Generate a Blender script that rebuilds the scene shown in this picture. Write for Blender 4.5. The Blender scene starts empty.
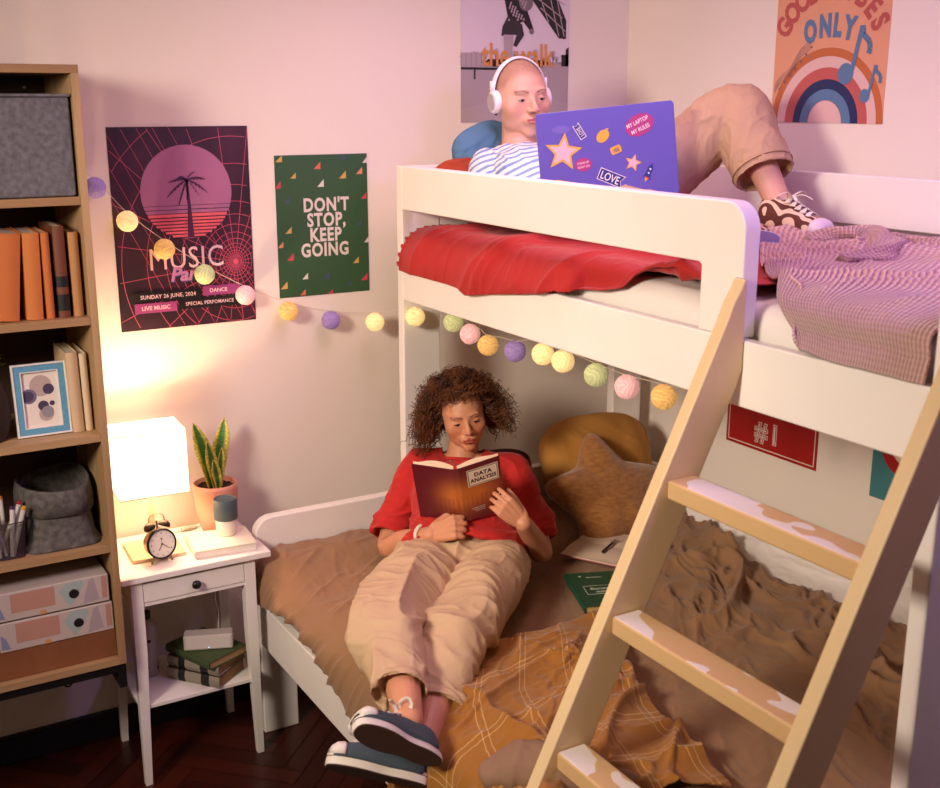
import bpy, math, random
import numpy as np
from mathutils import Vector, Matrix
random.seed(7); RNG = np.random.RandomState(11)
SC = bpy.context.scene
COL = SC.collection
PI = math.pi
def V(*a): return Vector(a)

# ---------------------------------------------------------------- noise
_perm = np.random.RandomState(3).permutation(4096)
_val = np.random.RandomState(5).rand(4096) * 2 - 1
def noise3(P):
    P = np.asarray(P, float); I = np.floor(P).astype(np.int64); F = P - I; F = F * F * (3 - 2 * F)
    def h(i, j, k): return _val[_perm[(_perm[(_perm[i & 4095] + j) & 4095] + k) & 4095]]
    x, y, z = I[:, 0], I[:, 1], I[:, 2]; fx, fy, fz = F[:, 0], F[:, 1], F[:, 2]
    def lx(j, k): return h(x, j, k) * (1 - fx) + h(x + 1, j, k) * fx
    def ly(k): return lx(y, k) * (1 - fy) + lx(y + 1, k) * fy
    return ly(z) * (1 - fz) + ly(z + 1) * fz
def fbm(P, o=4):
    P = np.asarray(P, float); s = 0; a = 1; t = 0
    for i in range(o):
        s = s + a * noise3(P * 2 ** i + 17.3 * i); t += a; a *= .5
    return s / t
def ridge(P, o=3, warp=.6):
    P = np.asarray(P, float)
    W = np.stack([noise3(P + 31), noise3(P + 57), noise3(P + 91)], 1) * warp
    Q = P + W; s = 0; a = 1; t = 0
    for i in range(o):
        s = s + a * (1 - np.abs(noise3(Q * 1.9 ** i + 9.1 * i)) * 1.6) ** 3; t += a; a *= .5
    return s / t
def sstep(a, b, x):
    t = np.clip((np.asarray(x, float) - a) / (b - a), 0, 1); return t * t * (3 - 2 * t)

# ---------------------------------------------------------------- materials
def lin(h):
    h = h.lstrip('#'); c = [int(h[i:i + 2], 16) / 255 for i in (0, 2, 4)]
    return tuple((v / 12.92 if v <= .04045 else ((v + .055) / 1.055) ** 2.4) for v in c) + (1,)
MATS = {}
def mat(name, hexc, rough=.6, metal=0, bump=None, vary=None, emis=0, spec=.5, attr=False, trans=0, sheen=0, sub=0, coat=0, emhex=None):
    """bump=(scale, strength[, stretch xyz]); vary=(hex2, scale[, stretch])"""
    if name in MATS: return MATS[name]
    m = bpy.data.materials.new(name); m.use_nodes = True; nt = m.node_tree; N = nt.nodes; L = nt.links
    b = N['Principled BSDF']; b.inputs['Base Color'].default_value = lin(hexc)
    b.inputs['Roughness'].default_value = rough; b.inputs['Metallic'].default_value = metal
    b.inputs['Specular IOR Level'].default_value = spec
    if trans: b.inputs['Transmission Weight'].default_value = trans
    if sheen: b.inputs['Sheen Weight'].default_value = sheen
    if coat: b.inputs['Coat Weight'].default_value = coat
    if sub:
        b.inputs['Subsurface Weight'].default_value = sub; b.inputs['Subsurface Radius'].default_value = (.012, .005, .003); b.inputs['Subsurface Scale'].default_value = 1
    if emis:
        b.inputs['Emission Color'].default_value = lin(emhex or hexc); b.inputs['Emission Strength'].default_value = emis
    def coords(st):
        tc = N.new('ShaderNodeTexCoord'); mp = N.new('ShaderNodeMapping'); mp.inputs['Scale'].default_value = st
        L.new(tc.outputs['Object'], mp.inputs['Vector']); return mp.outputs[0]
    src = None
    if attr:
        a = N.new('ShaderNodeAttribute'); a.attribute_name = 'Col'; L.new(a.outputs['Color'], b.inputs['Base Color']); src = a.outputs['Color']
    if vary:
        n = N.new('ShaderNodeTexNoise'); n.inputs['Scale'].default_value = vary[1]; n.inputs['Detail'].default_value = 6
        L.new(coords(vary[2] if len(vary) > 2 else (1, 1, 1)), n.inputs['Vector'])
        r = N.new('ShaderNodeMapRange'); r.inputs[1].default_value = .35; r.inputs[2].default_value = .65
        L.new(n.outputs[0], r.inputs[0])
        mx = N.new('ShaderNodeMix'); mx.data_type = 'RGBA'; L.new(r.outputs[0], mx.inputs[0])
        mx.inputs[6].default_value = lin(hexc); mx.inputs[7].default_value = lin(vary[0])
        L.new(mx.outputs[2], b.inputs['Base Color'])
    if bump:
        n = N.new('ShaderNodeTexNoise'); n.inputs['Scale'].default_value = bump[0]; n.inputs['Detail'].default_value = 4
        L.new(coords(bump[2] if len(bump) > 2 else (1, 1, 1)), n.inputs['Vector'])
        bp = N.new('ShaderNodeBump'); bp.inputs['Strength'].default_value = bump[1]; bp.inputs['Distance'].default_value = .002
        L.new(n.outputs[0], bp.inputs['Height']); L.new(bp.outputs[0], b.inputs['Normal'])
    MATS[name] = m; return m

# ---------------------------------------------------------------- mesh builder
def frame_of(d, up=None):
    d = Vector(d).normalized(); u = Vector(up) if up is not None else Vector((0, 0, 1))
    if abs(d.dot(u.normalized())) > .98: u = Vector((0, 1, 0)) if abs(d.y) < .9 else Vector((1, 0, 0))
    s = d.cross(u).normalized(); u = s.cross(d).normalized(); return s, u
def catmull(pts, n):
    P = np.asarray(pts, float); k = len(P)
    if k < 3:
        t = np.linspace(0, 1, n + 1)[:, None]; return P[0] * (1 - t) + P[-1] * t
    out = []
    for i in range(k - 1):
        p0 = P[max(i - 1, 0)]; p1 = P[i]; p2 = P[i + 1]; p3 = P[min(i + 2, k - 1)]
        for j in range(n):
            t = j / n
            out.append(.5 * ((2 * p1) + (p2 - p0) * t + (2 * p0 - 5 * p1 + 4 * p2 - p3) * t * t + (3 * p1 - p0 - 3 * p2 + p3) * t ** 3))
    out.append(P[-1]); return np.array(out)
class MB:
    def __init__(s): s.v = []; s.f = []; s.m = []; s.cm = 0; s.T = None
    def add(s, vs, fs, mi=None):
        o = len(s.v)
        if s.T is not None: vs = [s.T @ Vector(p) for p in vs]
        s.v.extend([tuple(p) for p in vs]); s.f.extend([tuple(i + o for i in f) for f in fs])
        s.m.extend([s.cm if mi is None else mi] * len(fs)); return s
    def box(s, a, b, mi=None):
        x0, y0, z0 = a; x1, y1, z1 = b
        return s.add([(x0, y0, z0), (x1, y0, z0), (x1, y1, z0), (x0, y1, z0), (x0, y0, z1), (x1, y0, z1), (x1, y1, z1), (x0, y1, z1)],
                     [(0, 3, 2, 1), (4, 5, 6, 7), (0, 1, 5, 4), (1, 2, 6, 5), (2, 3, 7, 6), (3, 0, 4, 7)], mi)
    def hexa(s, bot, top, mi=None):
        return s.add(list(bot) + list(top), [(0, 3, 2, 1), (4, 5, 6, 7), (0, 1, 5, 4), (1, 2, 6, 5), (2, 3, 7, 6), (3, 0, 4, 7)], mi)
    def loft(s, rings, cap=True, mi=None, closed=True):
        n = len(rings[0]); vs = [p for r in rings for p in r]; fs = []
        for i in range(len(rings) - 1):
            for j in range(n if closed else n - 1):
                a = i * n + j; b = i * n + (j + 1) % n; fs.append((a, b, b + n, a + n))
        if cap: fs.append(tuple(range(n - 1, -1, -1))); fs.append(tuple(range((len(rings) - 1) * n, len(rings) * n)))
        return s.add(vs, fs, mi)
    def tube(s, pts, r, n=8, cap=True, mi=None, up=None):
        pts = [Vector(p) for p in pts]; k = len(pts)
        rs = r if hasattr(r, '__len__') else [r] * k; rings = []; pu = Vector(up) if up is not None else None
        for i, p in enumerate(pts):
            d = (pts[min(i + 1, k - 1)] - pts[max(i - 1, 0)]); 
            if d.length < 1e-9: d = Vector((0, 0, 1))
            a, b = frame_of(d, pu); pu = b
            q = rs[i]; qx, qy = (q if hasattr(q, '__len__') else (q, q))
            rings.append([p + a * (math.cos(2 * PI * j / n) * qx) + b * (math.sin(2 * PI * j / n) * qy) for j in range(n)])
        return s.loft(rings, cap, mi)
    def limb(s, pts, rs, n=20, seg=6, mi=None, up=None, ends=(True, True), inset=0):
        """smooth tapered limb; rs scalars or (rx, ry)"""
        R = [q if hasattr(q, '__len__') else (q, q) for q in rs]
        D = catmull(np.hstack([np.asarray(pts, float), np.asarray(R, float)]), seg)
        P = [Vector(d[:3]) for d in D]; RR = [(max(d[3], .001), max(d[4], .001)) for d in D]
        def dome(c, d, rr, rev):
            o = []
            for a in (20, 40, 58, 74, 85):
                t = math.radians(a); o.append((c + d * (math.sin(t) * min(rr)), (rr[0] * math.cos(t), rr[1] * math.cos(t))))
            return o[::-1] if rev else o
        A = dome(P[0], (P[0] - P[1]).normalized(), RR[0], True) if ends[0] else []
        B = dome(P[-1], (P[-1] - P[-2]).normalized(), RR[-1], False) if ends[1] else []
        if inset:
            d = (P[-1] - P[-2]).normalized(); rr = RR[-1]
            B = [(P[-1], (rr[0] - inset, rr[1] - inset)), (P[-1] - d * .035, (rr[0] - inset, rr[1] - inset))]
        P = [a[0] for a in A] + P + [b[0] for b in B]; RR = [a[1] for a in A] + RR + [b[1] for b in B]
        if inset:   # keep frames consistent across the turn-back
            k = len(P) - 2; rings = []; pu = Vector(up) if up is not None else None
            for i, p in enumerate(P):
                if i < k:
                    a, b = frame_of(P[min(i + 1, k - 1)] - P[max(i - 1, 0)], pu); pu = b
                rings.append([p + a * (math.cos(2 * PI * j / n) * RR[i][0]) + b * (math.sin(2 * PI * j / n) * RR[i][1]) for j in range(n)])
            return s.loft(rings, True, mi)
        return s.tube(P, RR, n, True, mi, up)
    def lathe(s, prof, c=(0, 0, 0), n=32, mi=None, axis=None, up=None):
        c = Vector(c)
        if axis is None: X, Y, Z = Vector((1, 0, 0)), Vector((0, 1, 0)), Vector((0, 0, 1))
        else: Z = Vector(axis).normalized(); X, Y = frame_of(Z, up); 
        rings = [[c + X * (math.cos(2 * PI * j / n) * r) + Y * (math.sin(2 * PI * j / n) * r) + Z * z for j in range(n)] for r, z in prof]
        return s.loft(rings, True, mi)
    def sphere(s, c, r, nu=20, nv=12, mi=None, sc=(1, 1, 1)):
        c = Vector(c); rings = []
        for i in range(nv + 1):
            t = PI * i / nv; rr = max(math.sin(t), .002) * r
            rings.append([c + Vector((math.cos(2 * PI * j / nu) * rr * sc[0], math.sin(2 * PI * j / nu) * rr * sc[1], -math.cos(t) * r * sc[2])) for j in range(nu)])
        return s.loft(rings, True, mi)
    def grid(s, P, mi=None, close=False):
        """P: array (nu, nv, 3)"""
        nu, nv = P.shape[:2]; idx = np.arange(nu * nv).reshape(nu, nv)
        f = np.stack([idx[:-1, :-1], idx[1:, :-1], idx[1:, 1:], idx[:-1, 1:]], -1).reshape(-1, 4)
        return s.add(P.reshape(-1, 3).tolist(), f.tolist(), mi)
    def prism(s, pts, d, mi=None):
        """pts: 3D outline; d: extrusion vector"""
        n = len(pts); d = Vector(d); p = [Vector(q) for q in pts]
        return s.add(p + [q + d for q in p], [tuple(range(n - 1, -1, -1)), tuple(range(n, 2 * n))] + [(i, (i + 1) % n, (i + 1) % n + n, i + n) for i in range(n)], mi)
    def mesh(s, name):
        me = bpy.data.meshes.new(name); me.from_pydata(s.v, [], s.f); me.update(); return me
    def build(s, name, mats, parent=None, org=None, smooth=False, bevel=0, subd=0, solid=0, fixn=True, bseg=2, angle=35):
        if not isinstance(mats, (list, tuple)): mats = [mats]
        if parent is not None: o3 = Vector(parent.get('wloc', (0, 0, 0)))
        elif org is not None: o3 = Vector(org)
        else:
            a = np.array(s.v); lo = a.min(0); hi = a.max(0); o3 = Vector(((lo[0] + hi[0]) / 2, (lo[1] + hi[1]) / 2, lo[2]))
        me = bpy.data.meshes.new(name)
        me.from_pydata([(p[0] - o3.x, p[1] - o3.y, p[2] - o3.z) for p in s.v], [], s.f)
        for m in mats: me.materials.append(m)
        me.polygons.foreach_set('material_index', s.m)
        me.update()
        if fixn:
            import bmesh
            bm = bmesh.new(); bm.from_mesh(me); bmesh.ops.recalc_face_normals(bm, faces=bm.faces); bm.to_mesh(me); bm.free()
        if smooth: me.polygons.foreach_set('use_smooth', [True] * len(me.polygons))
        o = bpy.data.objects.new(name, me); COL.objects.link(o)
        if parent is not None: o.parent = parent; o['wloc'] = list(o3)
        else: o.location = o3; o['wloc'] = list(o3)
        if solid: q = o.modifiers.new('s', 'SOLIDIFY'); q.thickness = solid; q.offset = 0
        if bevel:
            q = o.modifiers.new('b', 'BEVEL'); q.width = bevel; q.segments = bseg; q.limit_method = 'ANGLE'; q.angle_limit = math.radians(angle)
            me.polygons.foreach_set('use_smooth', [True] * len(me.polygons))
            q.harden_normals = True
        if subd: q = o.modifiers.new('u', 'SUBSURF'); q.levels = subd; q.render_levels = subd
        return o
def tag(o, label=None, cat=None, group=None, kind=None):
    if label: o['label'] = label
    if cat: o['category'] = cat
    if group: o['group'] = group
    if kind: o['kind'] = kind
    return o
def thing(name, loc, label, cat, group=None):
    o = bpy.data.objects.new(name, None); COL.objects.link(o); o.location = loc; o['wloc'] = list(loc); o.empty_display_size = .05
    return tag(o, label, cat, group)
def cleanup():
    for o in bpy.data.objects:
        if 'wloc' in o: del o['wloc']
def subtree(o): return [o] + [q for c in o.children for q in subtree(c)]

def remesh(mb, voxel, smooth=2, name='tmp'):
    """one continuous surface out of overlapping closed shapes; returns coords, faces, normals"""
    me = mb.mesh(name); o = bpy.data.objects.new(name, me); COL.objects.link(o)
    import bmesh
    bm = bmesh.new(); bm.from_mesh(me); bmesh.ops.recalc_face_normals(bm, faces=bm.faces); bm.to_mesh(me); bm.free()
    q = o.modifiers.new('r', 'REMESH'); q.mode = 'VOXEL'; q.voxel_size = voxel; q.use_smooth_shade = True
    if smooth: w = o.modifiers.new('w', 'SMOOTH'); w.factor = .5; w.iterations = smooth
    dg = bpy.context.evaluated_depsgraph_get(); e = o.evaluated_get(dg); m2 = e.to_mesh()
    n = len(m2.vertices); co = np.empty(n * 3); m2.vertices.foreach_get('co', co); co = co.reshape(-1, 3)
    no = np.empty(n * 3); m2.vertices.foreach_get('normal', no); no = no.reshape(-1, 3)
    k = len(m2.polygons); li = np.empty(len(m2.loops), int); m2.loops.foreach_get('vertex_index', li)
    st = np.empty(k, int); m2.polygons.foreach_get('loop_start', st); lt = np.empty(k, int); m2.polygons.foreach_get('loop_total', lt)
    fs = [tuple(li[a:a + b].tolist()) for a, b in zip(st, lt)]
    e.to_mesh_clear(); bpy.data.objects.remove(o); bpy.data.meshes.remove(me)
    return co, fs, no
def np_obj(name, co, fs, m, parent=None, org=None, col=None, smooth=True):
    o3 = np.array(parent['wloc']) if parent is not None else (np.array(org) if org is not None else np.array([co[:, 0].mean(), co[:, 1].mean(), co[:, 2].min()]))
    me = bpy.data.meshes.new(name); me.from_pydata((co - o3).tolist(), [], fs)
    me.materials.append(m)
    if smooth: me.polygons.foreach_set('use_smooth', [True] * len(me.polygons))
    if col is not None:
        a = me.color_attributes.new('Col', 'FLOAT_COLOR', 'POINT'); a.data.foreach_set('color', np.hstack([col, np.ones((len(col), 1))]).ravel())
    me.update(); o = bpy.data.objects.new(name, me); COL.objects.link(o); o['wloc'] = [float(q) for q in o3]
    if parent is not None: o.parent = parent
    else: o.location = o3
    return o

# ---------------------------------------------------------------- flat print on a sheet
_tc = {}
def text2d(s, size=1.0, bold=0.0, shear=0.0, xs=1.0, align='CENTER', space=1.0):
    key = (s, bold, shear, align, space)
    if key not in _tc:
        c = bpy.data.curves.new('t', 'FONT'); c.body = s; c.size = 1; c.offset = bold; c.shear = shear; c.align_x = align; c.resolution_u = 3; c.space_character = space
        o = bpy.data.objects.new('t', c); COL.objects.link(o)
        e = o.evaluated_get(bpy.context.evaluated_depsgraph_get()); m = e.to_mesh()
        _tc[key] = ([(v.co.x, v.co.y) for v in m.vertices], [tuple(p.vertices) for p in m.polygons])
        e.to_mesh_clear(); bpy.data.objects.remove(o); bpy.data.curves.remove(c)
    vs, fs = _tc[key]; return [(x * size * xs, y * size) for x, y in vs], fs
class Sheet:
    """a flat printed sheet: plane origin O, unit vectors X (right) Y (up), N outwards"""
    def __init__(s, mb, O, X, Y, N, lift=.0006): s.mb = mb; s.O = Vector(O); s.X = Vector(X).normalized(); s.Y = Vector(Y).normalized(); s.N = Vector(N).normalized(); s.l = lift
    def P(s, x, y, k): return s.O + s.X * x + s.Y * y + s.N * (s.l * k)
    def poly(s, pts, k, mi): s.mb.add([s.P(x, y, k) for x, y in pts], [tuple(range(len(pts)))], mi)
    def rect(s, x0, y0, x1, y1, k, mi): s.poly([(x0, y0), (x1, y0), (x1, y1), (x0, y1)], k, mi)
    def disc(s, cx, cy, r, k, mi, n=40, ry=None): s.poly([(cx + r * math.cos(2 * PI * i / n), cy + (ry or r) * math.sin(2 * PI * i / n)) for i in range(n)], k, mi)
    def arc(s, cx, cy, r0, r1, a0, a1, k, mi, n=40):
        for i in range(n):
            a = a0 + (a1 - a0) * i / n; b = a0 + (a1 - a0) * (i + 1) / n
            s.poly([(cx + r0 * math.cos(a), cy + r0 * math.sin(a)), (cx + r1 * math.cos(a), cy + r1 * math.sin(a)), (cx + r1 * math.cos(b), cy + r1 * math.sin(b)), (cx + r0 * math.cos(b), cy + r0 * math.sin(b))], k, mi)
    def line(s, pts, w, k, mi, clip=None):
        for (x0, y0), (x1, y1) in zip(pts, pts[1:]):
            if clip and not all(clip[0] <= x <= clip[2] and clip[1] <= y <= clip[3] for x, y in ((x0, y0), (x1, y1))): continue
            dx, dy = x1 - x0, y1 - y0; l = math.hypot(dx, dy) or 1e-9; nx, ny = -dy / l * w / 2, dx / l * w / 2
            s.poly([(x0 + nx, y0 + ny), (x1 + nx, y1 + ny), (x1 - nx, y1 - ny), (x0 - nx, y0 - ny)], k, mi)
    def text(s, t, x, y, size, k, mi, rot=0, **kw):
        vs, fs = text2d(t, size, **kw); c, q = math.cos(rot), math.sin(rot)
        s.mb.add([s.P(x + a * c - b * q, y + a * q + b * c, k) for a, b in vs], fs, mi)
# ---------------------------------------------------------------- camera
H = 2.1
cam = bpy.data.cameras.new('camera'); co_ = bpy.data.objects.new('camera', cam); COL.objects.link(co_); SC.camera = co_
cam.sensor_width = 36; cam.lens = 1140 / 940 * 36; cam.clip_start = .05
pit = math.atan(294 / 1140); yaw = math.atan(695 / math.hypot(1140, 294))
fwd = Vector((math.sin(yaw) * math.cos(pit), math.cos(yaw) * math.cos(pit), -math.sin(pit)))
co_.location = (0, 0, H); co_.rotation_euler = fwd.to_track_quat('-Z', 'Y').to_euler()
cam.dof.use_dof = True; cam.dof.focus_distance = 3.35; cam.dof.aperture_fstop = 4.5

# ---------------------------------------------------------------- materials
M_wall = mat('wall_paint', '#e6dacc', .85, bump=(60, .08), vary=('#e4d8cc', 1.2))
M_base = mat('baseboard_paint', '#0c1118', .45)
M_white = mat('bed_white_paint', '#efe8e0', .38, bump=(25, .05), vary=('#ebe3da', 3))
M_nwhite = mat('nightstand_white_paint', '#ece4dc', .4, bump=(25, .05))
M_oak = mat('oak_wood', '#b8966c', .5, vary=('#9a7550', 14, (1, 1, .08)), bump=(90, .15, (1, 1, .06)))
M_oakh = mat('oak_shelf_wood', '#b8966c', .5, vary=('#9a7550', 14, (.08, 1, 1)), bump=(90, .15, (.06, 1, 1)))
M_pine = mat('pine_lacquer', '#e0c598', .42, vary=('#d8ba88', 5, (1, 1, .2)), bump=(60, .06, (1, 1, .1)))
M_black = mat('black_metal', '#0b0b0c', .5)
M_sheet = mat('white_sheet', '#e4dcd4', .9, bump=(400, .1))
M_felt = mat('grey_felt', '#5d5a5e', 1, vary=('#747076', 60), bump=(200, .5))
M_feltd = mat('charcoal_felt', '#4c4846', 1, vary=('#696460', 55), bump=(200, .5))

def parquet():
    m = bpy.data.materials.new('parquet'); m.use_nodes = True; nt = m.node_tree; N = nt.nodes; L = nt.links; b = N['Principled BSDF']
    b.inputs['Roughness'].default_value = .33
    tc = N.new('ShaderNodeTexCoord'); oi = N.new('ShaderNodeAttribute'); oi.attribute_name = 'plank'
    n = N.new('ShaderNodeTexNoise'); n.inputs['Scale'].default_value = 30; n.inputs['Detail'].default_value = 6; L.new(tc.outputs['Object'], n.inputs['Vector'])
    r = N.new('ShaderNodeMix'); r.data_type = 'RGBA'; r.inputs[6].default_value = lin('#1c0704'); r.inputs[7].default_value = lin('#45170c')
    ad = N.new('ShaderNodeMath'); ad.operation = 'MULTIPLY_ADD'; L.new(n.outputs[0], ad.inputs[0]); ad.inputs[1].default_value = .25; L.new(oi.outputs['Fac'], ad.inputs[2])
    L.new(ad.outputs[0], r.inputs[0]); L.new(r.outputs[2], b.inputs['Base Color']); return m
def struct(mb, name, m, **k): return tag(mb.build(name, m, **k), kind='structure')
# floor: herringbone planks in one mesh
def make_floor():
    vs = []; fs = []; pl = []
    Lp, Wp, g = .42, .07, .0016
    x0, x1, y0, y1 = -1.6, 2.84, -1.2, 3.62
    c45 = math.cos(PI / 4)
    import itertools
    def plank(cx, cy, a):
        r = random.random(); ca, sa = math.cos(a), math.sin(a); P = []
        for u, v in ((-Lp / 2 + g, -Wp / 2 + g), (Lp / 2 - g, -Wp / 2 + g), (Lp / 2 - g, Wp / 2 - g), (-Lp / 2 + g, Wp / 2 - g)):
            P.append((cx + u * ca - v * sa, cy + u * sa + v * ca))
        if not (x0 - .16 < cx < x1 + .16 and y0 - .16 < cy < y1 + .16): return
        o = len(vs); vs.extend([(p[0], p[1], 0) for p in P]); fs.append((o, o + 1, o + 2, o + 3)); pl.append(r)
    # herringbone lattice in 45-degree frame
    n = 90
    n6 = 6
    for i in range(-n, n):
        for j in range(-12, 12):
            for uu, vv, a in (((i + 2 * n6 * j) * Wp + Lp / 2, (i + .5) * Wp, 0), ((i + .5) * Wp, (i - 2 * n6 + 1 + 2 * n6 * j) * Wp + Lp / 2, PI / 2)):
                X = (uu - vv) * c45 + .6; Y = (uu + vv) * c45 + 1.2
                plank(X, Y, a + PI / 4)
    me = bpy.data.meshes.new('floor')
    o = len(vs); vs.extend([(x0, y0, -.004), (x1, y0, -.004), (x1, y1, -.004), (x0, y1, -.004), (x0, y0, -.06), (x1, y0, -.06), (x1, y1, -.06), (x0, y1, -.06)])
    fs.extend([(o, o + 1, o + 2, o + 3), (o + 7, o + 6, o + 5, o + 4), (o, o + 4, o + 5, o + 1), (o + 1, o + 5, o + 6, o + 2), (o + 2, o + 6, o + 7, o + 3), (o + 3, o + 7, o + 4, o)]); pl.extend([0] * 6)
    me.from_pydata(vs, [], fs); me.materials.append(parquet())
    a = me.attributes.new('plank', 'FLOAT', 'FACE'); a.data.foreach_set('value', pl)
    ob = bpy.data.objects.new('floor', me); COL.objects.link(ob); tag(ob, kind='structure')
make_floor()
W1, W2 = 3.62, 2.84
struct(MB().box((-1.6, W1, -.05), (W2 + .1, W1 + .1, 2.8)), 'wall_back', M_wall)
struct(MB().box((W2, -1.2, -.05), (W2 + .1, W1, 2.8)), 'wall_right', M_wall)
struct(MB().box((-1.6, -1.2, 2.8), (W2 + .1, W1 + .1, 2.88)), 'ceiling', mat('ceiling_paint', '#efe9e4', .9))
struct(MB().box((-1.6, W1 - .016, 0), (W2, W1, .10)), 'baseboard_back', M_base, bevel=.004)
struct(MB().box((W2 - .016, -1.2, 0), (W2, W1 - .016, .10)), 'baseboard_right', M_base, bevel=.004)

# ---------------------------------------------------------------- lights
def area(name, loc, to, size, power, color, spread=180):
    l = bpy.data.lights.new(name, 'AREA'); l.shape = 'DISK'; l.size = size; l.energy = power; l.color = color; l.spread = math.radians(spread)
    o = bpy.data.objects.new(name, l); COL.objects.link(o); o.location = loc
    o.rotation_euler = (Vector(to) - Vector(loc)).to_track_quat('-Z', 'Y').to_euler(); return o
def point(name, loc, r, power, color):
    l = bpy.data.lights.new(name, 'POINT'); l.shadow_soft_size = r; l.energy = power; l.color = color
    o = bpy.data.objects.new(name, l); COL.objects.link(o); o.location = loc; return o
area('warm_key_light', (-1.25, 1.35, 2.55), (2.0, 2.7, 1.15), .7, 29, (1, .85, .71), 84)  # unseen warm key, aimed by the leg's shadow on the right wall
area('violet_area_light', (2.1, .95, 2.72), (2.75, 2.4, 1.75), .45, 18, (.52, .28, 1))  # unseen violet area light, placed for the lilac on the guard's near end
area('pink_fill_light', (1.75, 2.6, 2.75), (1.75, 2.9, 0), .9, 10, (1, .62, .78), 140)  # added fill that tints the upper walls pink; stands for no fixture
w = bpy.data.worlds.new('world'); SC.world = w; w.use_nodes = True
w.node_tree.nodes['Background'].inputs[0].default_value = (1, .66, .46, 1); w.node_tree.nodes['Background'].inputs[1].default_value = .125
SC.view_settings.view_transform = 'Standard'; SC.view_settings.look = 'None'; SC.view_settings.exposure = 0; SC.view_settings.gamma = 1; SC.view_settings.use_curve_mapping = False

# ---------------------------------------------------------------- bunk bed
XH, XL, XR = 1.724, 1.17, 2.755      # upper front face, lower front face, rear face
YH, YF = 3.36, 1.25                  # head frame front face, foot frame rear... (foot frame YF..YF+.04)
bed = thing('bunk_bed', (1.95, 2.3, 0), 'white wooden bunk bed with a wide lower berth, standing in the corner of the room', 'bed')
def rounded(p0, u, v, w, h, r, corners, n=8):
    """outline of a board in plane (u,v) with chosen rounded corners (0 bl,1 br,2 tr,3 tl)"""
    u = Vector(u); v = Vector(v); p0 = Vector(p0); out = []
    cs = [(0, 0, PI, 1.5 * PI), (w, 0, 1.5 * PI, 2 * PI), (w, h, 0, PI / 2), (0, h, PI / 2, PI)]
    for i, (x, y, a0, a1) in enumerate(cs):
        if i in corners:
            cx = x + (r if x == 0 else -r); cy = y + (r if y == 0 else -r)
            for k in range(n + 1):
                a = a0 + (a1 - a0) * k / n; out.append(p0 + u * (cx + r * math.cos(a)) + v * (cy + r * math.sin(a)))
        else: out.append(p0 + u * x + v * y)
    return out
BV = .005
def boardx(name, x, th, y0, z0, y1, z1, r=0, corners=(), parent=bed):   # board in plane x=const, u along -y? use +y
    m = MB().prism(rounded((x, y0, z0), (0, 1, 0), (0, 0, 1), y1 - y0, z1 - z0, r, corners), (th, 0, 0))
    return m.build(name, M_white, parent, bevel=BV, angle=50)
def boardy(name, y, th, x0, z0, x1, z1, r=0, corners=(), parent=bed):
    m = MB().prism(rounded((x0, y, z0), (1, 0, 0), (0, 0, 1), x1 - x0, z1 - z0, r, corners), (0, th, 0))
    return m.build(name, M_white, parent, bevel=BV, angle=50)
for y in (YH, YF):
    nm = 'head' if y == YH else 'foot'
    boardy('post', y, .04, XH, .0, XH + .142, 1.892)
    boardy('post', y, .04, XR - .135, .0, XR, 1.892)
    boardy(nm + 'board', y + .002 if 0 else y, .04, XL, 0 if 0 else .34, XH, .777, .06, (3,))
    boardy(nm + 'board', y, .04, XH + .142, .34, XR - .135, .777)
    boardy('leg', y, .04, XL, 0, XL + .125, .34)
    boardy('upper_end_board', y + .003, .03, XH + .142, 1.452, XR - .135, 1.892)
boardx('lower_side_rail', XL, .03, YF + .04, .335, YH, .49)
boardx('upper_side_rail', XH, .03, YF + .04, 1.452, YH, 1.60)
# guard: long board, near end turned down to the rail, one piece
g = [(XH, 3.36, 1.752), (XH, 3.36, 1.892), (XH, 1.84, 1.892)]
for k in range(1, 9):
    a = PI / 2 * k / 8; g.append((XH, 1.84 - .06 * math.sin(a), 1.832 + .06 * math.cos(a)))
g += [(XH, 1.78, 1.600), (XH, 1.912, 1.600), (XH, 1.912, 1.745), (XH, 1.919, 1.752)]
MB().prism(g, (.046, 0, 0)).build('guard_rail', M_white, bed, bevel=BV, angle=50)
boardx('rear_guard_rail', 2.71, .03, YF + .04, 1.74, YH, 1.887)
boardx('rear_upper_rail', 2.71, .03, YF + .04, 1.452, YH, 1.60)
boardx('rear_lower_board', 2.71, .03, YF + .04, .335, YH, .755)
sl = MB()
for i in range(14):
    y = YF + .12 + i * .145
    sl.box((XH + .03, y, 1.462), (2.71, y + .07, 1.48))
sl.build('slats', M_pine, bed)
sl = MB()
for i in range(14):
    y = YF + .12 + i * .145
    sl.box((XL + .03, y, .36), (2.71, y + .07, .378))
sl.build('slats', M_pine, bed)
MB().lathe([(.0065, 0), (.0065, .002), (.004, .0025)], (XH + .002, 1.842, 1.640), 12, axis=(-1, 0, 0)).build('bolt', mat('bolt_brass', '#3a2a18', .4, .8), bed)

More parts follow.
